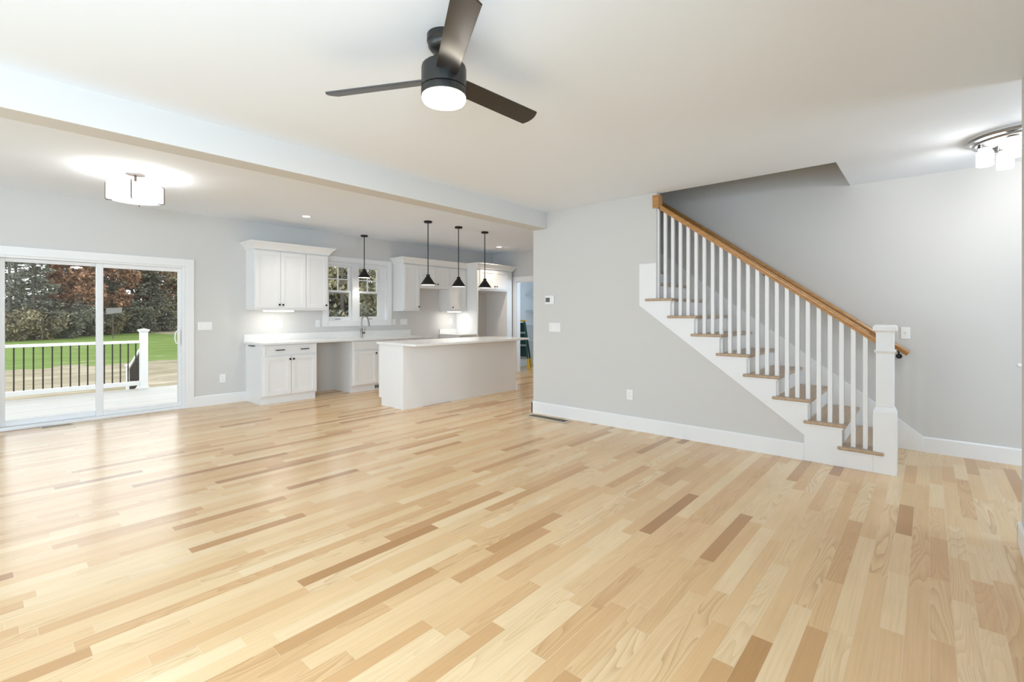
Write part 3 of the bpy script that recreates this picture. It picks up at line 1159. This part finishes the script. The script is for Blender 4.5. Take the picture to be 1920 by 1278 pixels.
M['pglow'] = mat('lit_pendant_inside', (0.9, 0.88, 0.84), 0.5, emit=(1.0, 0.93, 0.82), estr=1.1)
pendant(4.579, 7.528, 0.606, 'black cone pendant hanging alone in front of the kitchen window')
pendant(4.518, 5.664, 0.812, 'black cone pendant over the island, nearest the window')
pendant(5.131, 5.660, 0.812, 'middle black cone pendant of the three over the island')
pendant(5.741, 5.673, 0.806, 'black cone pendant over the island, nearest the pantry doorway')

# recessed downlights; the row behind the beam is added to brighten the island front
M['down'] = mat('downlight_lens', (0.9, 0.9, 0.9), 0.4, emit=(1, 0.95, 0.88), estr=6.0)
for x, y, lab in ((3.142, 6.685, 'small round recessed ceiling light in front of the hanging cabinets by the patio door'),
                  (7.222, 6.716, 'small round recessed ceiling light near the pantry doorway'),
                  (3.20, 4.50, 'unseen small round recessed ceiling light added behind the beam, nearest the patio door'),
                  (5.20, 4.50, 'unseen middle recessed ceiling light added behind the beam'),
                  (7.20, 4.50, 'unseen small round recessed ceiling light added behind the beam, nearest the pantry wall')):
    t = thing('recessed_light', lab, 'recessed light', (x, y, ZK), 'recessed kitchen ceiling lights')
    obj('trim_ring', MB().lathe([(0.048, 0.0), (0.050, -0.004), (0.072, -0.005), (0.075, -0.0005)], (x, y, ZK), 32), M['plastic'], t)
    obj('lens', MB().lathe([(0.0, -0.0035), (0.050, -0.0030), (0.050, -0.0005)], (x, y, ZK), 32), M['down'], t)
    l = bpy.data.lights.new('downlight', 'SPOT')
    l.energy = (18 if x < 5 else 30) if y > 6 else 22
    l.color = (1.0, 0.97, 0.94) if y < 6 else (SOFT if x < 5 else WARM)
    l.spot_size = R(120 if y > 6 else 104)
    l.spot_blend = 0.8
    l.shadow_soft_size = 0.05
    lo = bpy.data.objects.new('downlight', l)
    COL.objects.link(lo)
    lo.parent = t
    lo.location = (0, 0, -0.012)

# drum semi-flush lamp
cx, cy = 1.064, 5.938
t = thing('drum_ceiling_lamp', 'white drum ceiling lamp with thin dark brackets near the patio door', 'ceiling lamp', (cx, cy, ZK))
M['drum'] = frosted('drum_shade', (1.0, 0.985, 0.96), 0.92, 0.30)
obj('canopy', MB().lathe([(0.080, -0.0005), (0.082, -0.006), (0.080, -0.014), (0.0, -0.018)], (cx, cy, ZK), 32), M['nickel'], t)
obj('stem', MB().tube([(cx, cy, ZK - 0.015), (cx, cy, ZK - 0.20)], 0.011, 12), M['bronze'], t)
zt, zb, rr = 2.575, 2.428, 0.226
m_ = MB()
n = 56
vs = []
for z in (zt, zb + 0.006):
    for i in range(n):
        a = 2 * math.pi * i / n
        vs.append((cx + rr * math.cos(a), cy + rr * math.sin(a), z))
m_.add(vs, [(i, (i + 1) % n, n + (i + 1) % n, n + i) for i in range(n)], True)
obj('shade', m_, M['drum'], t)
m_ = MB().lathe([(rr - 0.012, zb + 0.012), (rr - 0.012, zb + 0.004), (rr - 0.03, zb), (0.0, zb - 0.004)], (cx, cy, 0), 56)
obj('diffuser', m_, M['drum'], t)
br = MB()
for i in range(4):
    a = R(-108 + 90 * i)
    ux, uy = math.cos(a), math.sin(a)
    r1 = rr + 0.006
    pts = [(cx + ux * (rr - 0.03), cy + uy * (rr - 0.03), zt + 0.012), (cx + ux * (r1 - 0.006), cy + uy * (r1 - 0.006), zt + 0.012), (cx + ux * r1, cy + uy * r1, zt + 0.006),
           (cx + ux * r1, cy + uy * r1, zb - 0.004), (cx + ux * (r1 - 0.006), cy + uy * (r1 - 0.006), zb - 0.010), (cx + ux * (rr - 0.045), cy + uy * (rr - 0.045), zb - 0.010)]
    m_ = MB().tube(pts, 0.0045, 8)
    obj('bracket', m_, M['bronze'], t)
m_ = MB()
for i in range(2):
    a = R(-108 + 90 * i)
    ux, uy = math.cos(a) * (rr - 0.03), math.sin(a) * (rr - 0.03)
    m_.tube([(cx - ux, cy - uy, zt + 0.012), (cx + ux, cy + uy, zt + 0.012)], 0.004, 6)
obj('spider', m_, M['bronze'], t)
point('drum_lamp_light', (cx, cy, 2.505), 9, (1.0, 0.95, 0.88), 0.06, t)

# entry lamp with glass jars
ex, ey = 5.065, -0.50
t = thing('jar_ceiling_lamp', 'round flush ceiling lamp with glowing glass jars in the entry', 'ceiling lamp', (ex, ey, ZL))
obj('backplate', MB().lathe([(0.285, -0.0005), (0.285, -0.010), (0.262, -0.016), (0.0, -0.018)], (ex, ey, ZL), 48), M['plastic'], t)
m_ = MB()
ring = [(ex + 0.278 * math.cos(2 * math.pi * i / 48), ey + 0.278 * math.sin(2 * math.pi * i / 48), ZL - 0.020) for i in range(49)]
m_.tube(ring, 0.011, 8)
obj('rim', m_, M['chrome'], t)
ring = [(ex + 0.250 * math.cos(2 * math.pi * i / 48), ey + 0.250 * math.sin(2 * math.pi * i / 48), ZL - 0.046) for i in range(49)]
obj('inner_ring', MB().tube(ring, 0.010, 8), M['chrome'], t)
M['jarglow'] = frosted('lit_jar_glass', (1.0, 0.985, 0.96), 0.95, 0.55)
for i in range(5):
    a = R(20 + 72 * i)
    jx, jy = ex + 0.185 * math.cos(a), ey + 0.185 * math.sin(a)
    cap = obj('jar_cap', MB().lathe([(0.0, -0.018), (0.040, -0.020), (0.042, -0.060), (0.038, -0.064), (0.0, -0.066)], (jx, jy, ZL), 24), M['chrome'], t)
    jar = MB()
    prof = [(0.036, -0.060), (0.037, -0.075), (0.047, -0.092), (0.050, -0.105), (0.050, -0.195), (0.045, -0.202)]
    nn = 24
    vs = []
    for r_, z_ in prof:
        for q in range(nn):
            b_ = 2 * math.pi * q / nn
            vs.append((jx + r_ * math.cos(b_), jy + r_ * math.sin(b_), ZL + z_))
    fs = [(k * nn + q, k * nn + (q + 1) % nn, (k + 1) * nn + (q + 1) % nn, (k + 1) * nn + q) for k in range(len(prof) - 1) for q in range(nn)]
    jar.add(vs, fs, True)
    obj('jar', jar, M['jarglow'], t)
point('entry_lamp_light', (ex, ey, ZL - 0.14), 11, (1.0, 0.97, 0.93), 0.09, t)

# ceiling fan
FX, FY = 1.477, 1.732
fan = thing('ceiling_fan', 'dark three-blade ceiling fan with round white light', 'ceiling fan', (FX, FY, ZL))
obj('canopy', MB().lathe([(0.080, -0.0005), (0.080, -0.030), (0.074, -0.036), (0.074, -0.055), (0.060, -0.072), (0.020, -0.080)], (FX, FY, ZL), 36), M['fanmetal'], fan)
obj('downrod', MB().tube([(FX, FY, ZL - 0.07), (FX, FY, 2.49)], 0.013, 12), M['fanmetal'], fan)
obj('motor_housing', MB().lathe([(0.020, 2.520), (0.046, 2.514), (0.064, 2.500), (0.068, 2.490), (0.092, 2.484), (0.103, 2.474), (0.106, 2.462), (0.106, 2.372), (0.101, 2.369), (0.0, 2.369)], (FX, FY, 0), 48), M['fanmetal'], fan)
obj('light_ring', MB().lathe([(0.0, 2.366), (0.106, 2.366), (0.107, 2.362), (0.107, 2.334), (0.103, 2.332), (0.103, 2.336), (0.0, 2.340)], (FX, FY, 0), 48), M['fanmetal'], fan)
M['fandisc'] = frosted('fan_light_glass', (1.0, 0.93, 0.78), 11.0, 0.25)
nn = 48
prof = [(0.1025, 2.333), (0.1022, 2.318), (0.098, 2.309), (0.080, 2.305), (0.040, 2.303), (0.001, 2.302)]
vs = []
for r_, z_ in prof:
    for q in range(nn):
        b_ = 2 * math.pi * q / nn
        vs.append((FX + r_ * math.cos(b_), FY + r_ * math.sin(b_), z_))
fs = [(k * nn + q, k * nn + (q + 1) % nn, (k + 1) * nn + (q + 1) % nn, (k + 1) * nn + q) for k in range(len(prof) - 1) for q in range(nn)]
obj('light_diffuser', MB().add(vs, fs, True), M['fandisc'], fan)
point('fan_light', (FX, FY, 2.322), 44, (1.0, 0.96, 0.90), 0.03, fan)
for ang in (117.2, -2.8, -122.8):
    m_ = MB()
    r0, r1, hw, th = 0.085, 0.607, 0.0567, 0.004
    out = []
    out += [(r0, -hw * 0.86), (r0 + 0.05, -hw * 0.90)]
    for i in range(9):
        s = -1 + 2 * i / 8
        xx = r1 + 0.020 * (1 - s * s)
        out.append((xx, s * hw))
    out += [(r0 + 0.05, hw * 0.90), (r0, hw * 0.86)]
    A = Matrix.Rotation(R(ang), 4, 'Z') @ Matrix.Rotation(R(-16.2), 4, 'X')
    nn = len(out)
    vs = []
    for z_ in (-th, th):
        for (x_, y_) in out:
            v = A @ Vector((x_, y_, z_))
            vs.append((v.x + FX, v.y + FY, v.z + 2.414))
    fs = [tuple(range(nn)), tuple(range(2 * nn - 1, nn - 1, -1))] + [(i, (i + 1) % nn, nn + (i + 1) % nn, nn + i) for i in range(nn)]
    obj('blade', MB().add(vs, fs), M['blade'], fan, 0.0015)

# ------------------------------------------------------------------ pantry
for z, lab in ((1.80, 'white wire shelf in the pantry, topmost of four'), (1.40, 'white wire shelf in the pantry, second from the top'),
               (1.02, 'white wire shelf in the pantry, third from the top'), (0.62, 'white wire shelf in the pantry, lowest of four')):
    t = thing('wire_shelf', lab, 'wire shelf', (9.45, 6.5, z), 'wire shelves in the pantry')
    m_ = MB()
    m_.tube([(9.29, 5.45, z), (9.29, YK - 0.01, z)], 0.010, 6)
    m_.tube([(9.29, 5.45, z - 0.03), (9.29, YK - 0.01, z - 0.03)], 0.005, 6)
    m_.tube([(9.585, 5.45, z), (9.585, YK - 0.01, z)], 0.005, 6)
    for i in range(56):
        yy = 5.46 + i * 0.0405
        m_.tube([(9.29, yy, z - 0.03), (9.29, yy, z), (9.59, yy, z)], 0.0022, 4)
    obj('wire_grid', m_, M['wire'], t)
    for yy in (5.9, 6.95):
        obj('brace', MB().tube([(9.30, yy, z - 0.03), (9.592, yy, z - 0.27)], 0.007, 6), M['alu'], t)

lx, ly = 8.52, 7.27
t = thing('stepladder', 'green and yellow folding stepladder standing in the pantry', 'stepladder', (lx, ly, 0))
HL = 1.13


def lad(a_, b_, z_):
    # a: along the steps, b: away from the climber
    return (lx + 0.43 * a_ + 0.90 * b_, ly - 0.90 * a_ + 0.43 * b_, z_)


def lerp(a_, b_, s_):
    return tuple(a_[i] + (b_[i] - a_[i]) * s_ for i in range(3))


topL, topR = lad(-0.115, 0.20, HL), lad(0.065, 0.20, HL)
botL, botR = lad(-0.225, 0.0, 0.0), lad(0.225, 0.0, 0.0)
for tp, bt in ((topL, botL), (topR, botR)):
    rl = obj('front_rail', MB().tube([tp, lerp(tp, bt, 0.78)], [0.026, 0.034], 4), M['green'], t)
    obj('foot', MB().tube([lerp(tp, bt, 0.77), lerp(tp, bt, 1.0)], [0.033, 0.036], 4), M['yellow'], rl)
for sa in (-1, 1):
    rt, rb = lad(-0.02 + sa * 0.09, 0.24, HL - 0.03), lad(sa * 0.17, 0.50, 0.0)
    rl = obj('rear_rail', MB().tube([rt, lerp(rt, rb, 0.8)], 0.022, 4), M['green'], t)
    obj('foot', MB().tube([lerp(rt, rb, 0.79), rb], 0.026, 4), M['yellow'], rl)
pv = [lerp(topL, botL, 0.03), lerp(topR, botR, 0.03), lerp(topR, botR, 0.74), lerp(topL, botL, 0.74)]
vs = [(q[0] + 0.90 * o_, q[1] + 0.43 * o_, q[2]) for o_ in (0.012, 0.020) for q in pv]
obj('back_panel', MB().add(vs, [(0, 1, 2, 3), (7, 6, 5, 4), (0, 4, 5, 1), (1, 5, 6, 2), (2, 6, 7, 3), (3, 7, 4, 0)]), M['green'], t)


def lad_box(a0, a1, b0, b1, z0, z1):
    vs_ = [lad(a_, b_, z_) for z_ in (z0, z1) for (a_, b_) in ((a0, b0), (a1, b0), (a1, b1), (a0, b1))]
    return MB().add(vs_, [(0, 3, 2, 1), (4, 5, 6, 7), (0, 1, 5, 4), (1, 2, 6, 5), (2, 3, 7, 6), (3, 0, 4, 7)])


obj('top_cap', lad_box(-0.15, 0.10, 0.14, 0.32, HL - 0.005, HL + 0.03), M['yellow'], t, 0.008)
for s_ in (0.24, 0.50, 0.765):
    hw_ = 0.075 + 0.135 * s_
    b0 = 0.20 * (1 - s_)
    z_ = HL * (1 - s_)
    obj('step', lad_box(-hw_ - 0.02, hw_, b0 - 0.06, b0 + 0.01, z_ - 0.022, z_ + 0.022), M['alu'], t, 0.003)

# ------------------------------------------------------------------ outdoors
ZD = -0.10
M['deck'] = wood('pale_deck_boards', [(0, (0.30, 0.298, 0.285)), (1, (0.34, 0.338, 0.325))], 0.14, 3.0, 4.5, 'X', 0.005, 0.6, 0.05, 0.35, 0.0)
struct('deck', MB().box(-3.0, 3.6, YK + 0.14, 11.20, ZD - 0.20, ZD), M['deck'])
rl = thing('deck_railing', 'white deck railing with thin black balusters and a square end post', 'railing', (1.2, 11.15, ZD))


def deck_post(mb, x, y, z0, z1, a=0.057):
    mb.box(x - a, x + a, y - a, y + a, z0, z1 - 0.03)
    frustum(mb, x, y, a + 0.003, z1 - 0.06, a + 0.025, z1 - 0.02)
    frustum(mb, x, y, a + 0.025, z1 - 0.02, a + 0.025, z1 - 0.01)
    frustum(mb, x, y, a + 0.025, z1 - 0.01, 0.01, z1 + 0.012)
    mb.box(x - a - 0.018, x + a + 0.018, y - a - 0.018, y + a + 0.018, z0, z0 + 0.03)
    return mb


obj('post', deck_post(MB(), 2.122, 11.15, ZD, 1.018), M['vinyl'], rl)
obj('post', deck_post(MB(), -0.80, 11.15, ZD, 1.018), M['vinyl'], rl)
obj('top_rail', MB().box(-0.74, 2.065, 11.115, 11.185, 0.757, 0.806), M['vinyl'], rl, 0.006)
obj('bottom_rail', MB().box(-0.74, 2.065, 11.12, 11.18, -0.030, 0.048), M['vinyl'], rl, 0.004)
for i in range(24):
    x = 2.003 - i * 0.1125
    obj('baluster', MB().tube([(x, 11.15, 0.045), (x, 11.15, 0.76)], 0.0105, 8), M['black'], rl)
ZG = -0.85
rl = thing('stair_railing', 'white railing with black balusters descending from the deck to the lawn', 'railing', (2.2, 13.0, ZG))
obj('post', deck_post(MB(), 2.22, 13.0, ZG - 0.02, 0.215, 0.045), M['vinyl'], rl)
for (h0, h1, nm) in ((0.70, 0.13, 'top_rail'), (0.02, -0.55, 'bottom_rail')):
    obj(nm, MB().bar((2.13, 11.240, h0), (2.215, 12.95, h1), [(-0.025, -0.03), (0.025, -0.03), (0.025, 0.03), (-0.025, 0.03)], (1, 0, 0)), M['vinyl'], rl)
for i in range(12):
    s = (i + 0.7) / 12.5
    y = 11.240 + s * 1.710
    x = 2.13 + s * 0.085
    obj('baluster', MB().tube([(x, y, 0.03 - 0.57 * s), (x, y, 0.69 - 0.57 * s)], 0.0105, 6), M['black'], rl)
stp = MB()
for i in range(4):
    stp.box(2.30, 3.55, 11.205 + i * 0.28, 11.505 + i * 0.28, ZG - 0.02, ZD - 0.17 * (i + 1))
struct('deck_steps', stp, M['deck'])


def gz(x, y):
    return ZG + max(0.0, y - 30 - 0.2 * x) * 0.024


# lawn
gm = MB()
nx_, ny_ = 26, 26
X0, X1, Y0, Y1 = -30.0, 90.0, 7.95, 110.0
vs = []
for j in range(ny_ + 1):
    for i in range(nx_ + 1):
        x = X0 + (X1 - X0) * i / nx_
        y = Y0 + (Y1 - Y0) * j / ny_
        vs.append((x, y, gz(x, y)))
gm.add(vs, [(j * (nx_ + 1) + i, j * (nx_ + 1) + i + 1, (j + 1) * (nx_ + 1) + i + 1, (j + 1) * (nx_ + 1) + i) for j in range(ny_) for i in range(nx_)], True)
m = bpy.data.materials.new('lawn_and_straw')
m.use_nodes = True
nt = m.node_tree
p = nt.nodes['Principled BSDF']
p.inputs['Roughness'].default_value = 0.95
p.inputs['Specular IOR Level'].default_value = 0.05
tc = nt.nodes.new('ShaderNodeTexCoord')
s = nt.nodes.new('ShaderNodeSeparateXYZ')
nt.links.new(tc.outputs['Object'], s.inputs[0])
n1 = nt.nodes.new('ShaderNodeTexNoise')
n1.inputs['Scale'].default_value = 0.5
n1.inputs['Detail'].default_value = 8
nt.links.new(tc.outputs['Object'], n1.inputs['Vector'])
n2 = nt.nodes.new('ShaderNodeTexNoise')
n2.inputs['Scale'].default_value = 1.6
n2.inputs['Detail'].default_value = 8
nt.links.new(tc.outputs['Object'], n2.inputs['Vector'])
# distance across the yard, slanting with the tree line
dd = math_node(nt, 'ADD', s.outputs[1], math_node(nt, 'MULTIPLY', math_node(nt, 'SUBTRACT', n1.outputs['Fac'], 0.5), 9.0))
near = math_node(nt, 'LESS_THAN', dd, 26.5)
far = math_node(nt, 'GREATER_THAN', math_node(nt, 'MULTIPLY_ADD', s.outputs[0], 2.2, dd), 74.0)
straw = math_node(nt, 'MAXIMUM', near, far)
n3 = nt.nodes.new('ShaderNodeTexNoise')
n3.inputs['Scale'].default_value = 0.9
n3.inputs['Detail'].default_value = 9
n3.inputs['Roughness'].default_value = 0.7
mp = nt.nodes.new('ShaderNodeMapping')
mp.inputs['Scale'].default_value = (0.6, 1.25, 1.0)
nt.links.new(tc.outputs['Object'], mp.inputs[0])
nt.links.new(mp.outputs[0], n3.inputs['Vector'])
gc = ramp(nt, n3.outputs['Fac'], [(0.30, (0.085, 0.135, 0.030)), (0.55, (0.13, 0.185, 0.050)), (0.72, (0.20, 0.215, 0.10))])
scol = ramp(nt, n3.outputs['Fac'], [(0.30, (0.15, 0.135, 0.085)), (0.52, (0.25, 0.215, 0.155)), (0.70, (0.36, 0.325, 0.25))])
straw = math_node(nt, 'MAXIMUM', straw, math_node(nt, 'GREATER_THAN', n3.outputs['Fac'], 0.66))
nt.links.new(mix_rgb(nt, straw, gc, scol), p.inputs['Base Color'])
struct('lawn', gm, m)

t = thing('post_board', 'small grey board raised on a post before the trees', 'board', (6.75, 45.0, gz(6.75, 45.0)))
M['boardgrey'] = mat('weathered_board', (0.21, 0.20, 0.20), 0.8)
M['postwood'] = mat('grey_post_wood', (0.09, 0.08, 0.07), 0.9)
zz = gz(6.75, 45.0)
obj('post', MB().tube([(6.75, 45.0, zz), (6.75, 45.0, 1.35)], 0.03, 8), M['postwood'], t)
obj('panel', MB().prism([(6.35, 1.30), (7.25, 1.42), (7.25, 1.80), (6.35, 1.74)], 'y', 44.85, 44.95), M['boardgrey'], t)

# trees -------------------------------------------------------------
M['bark'] = mat('grey_bark', (0.095, 0.085, 0.072), 0.9, bump=0.4, bscale=12, vary=0.35)
M['palebark'] = mat('pale_bark', (0.15, 0.135, 0.11), 0.9, vary=0.3, bscale=8)
M['needles'] = foliage_mat('dark_needles', (0.061, 0.064, 0.050), (0.136, 0.142, 0.109), (0.260, 0.260, 0.201))
M['rust'] = foliage_mat('rust_leaves', (0.130, 0.077, 0.053), (0.271, 0.147, 0.094), (0.425, 0.248, 0.159))
M['olive'] = foliage_mat('olive_leaves', (0.109, 0.106, 0.061), (0.246, 0.232, 0.138), (0.464, 0.420, 0.246))
M['twig'] = foliage_mat('grey_twigs', (0.118, 0.112, 0.104), (0.224, 0.212, 0.195), (0.378, 0.366, 0.342))
M['brush'] = foliage_mat('dry_brush', (0.100, 0.085, 0.053), (0.212, 0.183, 0.112), (0.354, 0.307, 0.201))


def card(vs, fs, c_, u_, v_):
    i = len(vs)
    vs += [c_ - u_ - v_, c_ + u_ - v_, c_ + u_ * 0.6 + v_, c_ - u_ * 0.6 + v_]
    fs.append((i, i + 1, i + 2, i + 3))


def rvec(rg):
    while True:
        v = Vector((rg.uniform(-1, 1), rg.uniform(-1, 1), rg.uniform(-1, 1)))
        if 0.05 < v.length < 1:
            return v.normalized()


def raw(name, vs, fs, m_, parent):
    me = bpy.data.meshes.new(name)
    me.from_pydata([tuple(v) for v in vs], [], fs)
    me.materials.append(m_)
    o_ = bpy.data.objects.new(name, me)
    COL.objects.link(o_)
    o_.parent = parent
    return o_


def conifer(seed, h, spread, label, group):
    rg = random.Random(seed)
    t_ = thing('evergreen_tree', label, 'tree', (0, 0, 0), group)
    obj('trunk', MB().tube([(0, 0, -0.3), (0.05, 0, h * 0.5), (0, 0.03, h)], [0.16, 0.10, 0.02], 8), M['bark'], t_, local=True)
    vs, fs = [], []
    bm_ = MB()
    lev = int(h * 3.2)
    for k in range(lev):
        z = 0.6 + (h - 0.7) * k / lev
        L0 = spread * (1 - (z / h) ** 1.3) * rg.uniform(0.75, 1.1) + 0.15
        for q in range(rg.randint(4, 6)):
            a = rg.uniform(0, 2 * math.pi)
            L = L0 * rg.uniform(0.6, 1.1)
            d = Vector((math.cos(a), math.sin(a), rg.uniform(-0.22, 0.18)))
            e_ = Vector((0, 0, z)) + d * L
            bm_.tube([(0, 0, z), tuple(e_)], [0.022, 0.006], 4)
            nc = int(6 + L * 14)
            for _ in range(nc):
                s_ = rg.uniform(0.15, 1.0)
                c_ = Vector((0, 0, z)) + d * L * s_ + Vector((rg.gauss(0, 0.10 + 0.10 * L * s_), rg.gauss(0, 0.10 + 0.10 * L * s_), rg.gauss(-0.06, 0.07)))
                u_ = (d + rvec(rg) * 0.6).normalized() * rg.uniform(0.07, 0.16)
                v_ = u_.cross(rvec(rg)).normalized() * rg.uniform(0.03, 0.06)
                card(vs, fs, c_, u_, v_)
    obj('branches', bm_, M['bark'], t_, local=True)
    raw('foliage', vs, fs, M['needles'], t_)
    return t_


def broadleaf(seed, h, spread, leafmat, leaves, barkmat, name, label, group, lsize=0.10, low=0.25):
    rg = random.Random(seed)
    t_ = thing(name, label, 'tree', (0, 0, 0), group)
    tr_ = MB()
    br_ = MB()
    tips = []
    top = Vector((rg.uniform(-0.4, 0.4), rg.uniform(-0.4, 0.4), h * 0.8))
    tr_.tube([(0, 0, -0.3), tuple(top * 0.5 + Vector((rg.uniform(-0.15, 0.15), rg.uniform(-0.15, 0.15), 0))), tuple(top)], [0.14, 0.09, 0.03], 8)

    def grow(p_, d_, L, r_, lv):
        q_ = p_ + d_ * L * 0.5 + rvec(rg) * L * 0.08
        e_ = p_ + d_ * L + rvec(rg) * L * 0.10
        br_.tube([tuple(p_), tuple(q_), tuple(e_)], [r_, r_ * 0.75, r_ * 0.5], 4 if lv else 5)
        tips.append((q_, L * 0.4))
        tips.append((e_, L * 0.5))
        if lv < 3:
            for _ in range(rg.randint(2, 3)):
                nd = (d_ + rvec(rg) * 0.75 + Vector((0, 0, 0.12))).normalized()
                grow(p_ + d_ * L * rg.uniform(0.45, 1.0), nd, L * rg.uniform(0.5, 0.75), r_ * 0.55, lv + 1)
    nb = rg.randint(9, 12)
    for k in range(nb):
        s_ = low + (1 - low) * k / nb
        a = k * 2.4 + rg.uniform(-0.4, 0.4)
        d_ = Vector((math.cos(a), math.sin(a), rg.uniform(0.15, 0.9))).normalized()
        grow(top * s_, d_, spread * rg.uniform(0.45, 0.7), 0.045, 1)
    obj('trunk', tr_, barkmat, t_, local=True)
    obj('branches', br_, barkmat, t_, local=True)
    vs, fs = [], []
    for _ in range(leaves):
        c_, rad = rg.choice(tips)
        c_ = c_ + rvec(rg) * rad * rg.uniform(0.1, 0.9)
        u_ = rvec(rg) * lsize * rg.uniform(0.6, 1.3)
        v_ = u_.cross(rvec(rg)).normalized() * lsize * rg.uniform(0.4, 0.8)
        card(vs, fs, c_, u_, v_)
    raw('foliage', vs, fs, leafmat, t_)
    return t_


def shrub(seed, h, w_, leafmat, n_, label, group):
    rg = random.Random(seed)
    t_ = thing('shrub', label, 'shrub', (0, 0, 0), group)
    st_ = MB()
    vs, fs = [], []
    for _ in range(16):
        a = rg.uniform(0, 2 * math.pi)
        r_ = rg.uniform(0.2, 1.0) * w_
        e_ = Vector((math.cos(a) * r_, math.sin(a) * r_, h * rg.uniform(0.5, 1.0)))
        st_.tube([(0.2 * math.cos(a), 0.2 * math.sin(a), -0.1), tuple(e_ * 0.55 + Vector((0, 0, 0.1))), tuple(e_)], [0.02, 0.014, 0.005], 4)
        for _ in range(n_ // 16):
            s_ = rg.uniform(0.05, 1.05)
            c_ = e_ * s_ + rvec(rg) * 0.25 * w_ * rg.uniform(0.2, 1)
            c_.z = abs(c_.z)
            u_ = (rvec(rg) + Vector((0, 0, 0.5))).normalized() * rg.uniform(0.06, 0.14)
            v_ = u_.cross(rvec(rg)).normalized() * rg.uniform(0.02, 0.05)
            card(vs, fs, c_, u_, v_)
    obj('stems', st_, M['bark'], t_, local=True)
    raw('foliage', vs, fs, leafmat, t_)
    return t_


protos = {
    'con': conifer(3, 9.5, 2.6, 'dark evergreen tree in the woods beyond the lawn', 'evergreens beyond the lawn'),
    'rust': broadleaf(5, 9.0, 3.2, M['rust'], 5200, M['bark'], 'autumn_tree', 'rust-leaved autumn tree at the edge of the lawn', 'autumn trees beyond the lawn', 0.11, 0.18),
    'olive': broadleaf(9, 8.5, 3.0, M['olive'], 5600, M['bark'], 'leafy_tree', 'olive-leaved tree in the woods beyond the lawn', 'olive-leaved trees beyond the lawn', 0.11, 0.12),
    'bare': broadleaf(12, 10.0, 3.2, M['twig'], 2200, M['bark'], 'bare_tree', 'nearly bare grey tree at the left of the patio door view', 'bare trees beyond the lawn', 0.06, 0.15),
    'brush': shrub(21, 1.9, 1.6, M['brush'], 2600, 'dry tan shrub at the foot of the woods', 'shrubs beyond the lawn'),
    'dkbrush': shrub(22, 2.4, 1.8, M['needles'], 2800, 'dark green shrub at the foot of the woods', 'shrubs beyond the lawn'),
}
plan = [
    # behind the patio door, left to right
    ('bare', 1.6, 48.0, 20), ('bare', 3.6, 50.0, 200), ('con', 0.4, 52.5, 40), ('con', 5.0, 53.0, 10), ('con', 2.8, 47.4, 130),
    ('rust', 6.6, 50.5, 60), ('con', 8.4, 57.0, 300), ('rust', 5.6, 49.6, 120), ('rust', 9.6, 55.5, 220), ('con', 10.8, 54.4, 10), ('con', 7.4, 52.6, 155),
    ('olive', 12.9, 57.5, 170), ('rust', 14.4, 61.5, 80), ('con', 12.3, 65.0, 15), ('con', 2.4, 59.0, 100), ('con', 9.9, 63.0, 260),
    ('rust', 11.7, 57.2, 330), ('con', 16.6, 58.5, 200), ('con', 6.3, 62.0, 70), ('bare', 15.0, 57.0, 290), ('con', -2.4, 49.5, 150),
    ('con', 15.9, 67.0, 30), ('olive', 18.8, 62.0, 60), ('con', -5.2, 54.0, 10), ('con', 0.6, 64.0, 77), ('con', 19.8, 67.0, 190),
    ('olive', 13.6, 56.2, 240), ('con', 4.2, 55.6, 20),
    # beyond the kitchen window
    ('olive', 14.2, 25.5, 20), ('con', 16.0, 27.5, 140), ('olive', 17.6, 27.0, 250), ('con', 15.2, 30.0, 70), ('olive', 18.6, 30.5, 190),
    ('con', 19.6, 29.0, 310), ('olive', 13.2, 29.5, 110), ('con', 21.5, 31.5, 45), ('con', 17.8, 33.5, 205), ('olive', 22.5, 34.5, 85),
    ('con', 12.4, 33.0, 0), ('con', 14.6, 36.0, 222),
    # low growth
    ('brush', 0.6, 46.2, 0), ('brush', 1.9, 45.8, 80), ('brush', 3.2, 46.6, 190), ('dkbrush', 4.6, 47.4, 40), ('dkbrush', 6.2, 49.4, 100),
    ('brush', 7.6, 51.0, 10), ('dkbrush', 9.0, 52.6, 70), ('dkbrush', 10.6, 53.2, 150), ('dkbrush', 12.2, 54.8, 220), ('brush', 9.9, 54.2, 310),
    ('dkbrush', 13.9, 55.2, 20), ('dkbrush', 15.4, 56.4, 99), ('brush', -0.9, 46.4, 120), ('dkbrush', 7.0, 53.6, 200), ('dkbrush', 2.6, 49.4, 33),
    ('dkbrush', 17.0, 57.0, 140),
    ('brush', 12.6, 23.0, 10), ('brush', 13.8, 23.6, 130), ('dkbrush', 14.8, 24.4, 250), ('brush', 15.6, 25.2, 60), ('dkbrush', 11.8, 24.8, 180),
    ('brush', 16.8, 26.0, 300),
]
used = set()
rg = random.Random(4)
for k, x, y, a in plan:
    z = gz(x, y)
    if k not in used:
        used.add(k)
        o = protos[k]
        o.location = (x, y, z)
        o.rotation_euler = (0, 0, R(a))
    else:
        o = dup(protos[k], (x, y, z), None, R(a))
    s_ = rg.uniform(0.9, 1.2)
    o.scale = (s_, s_, s_)
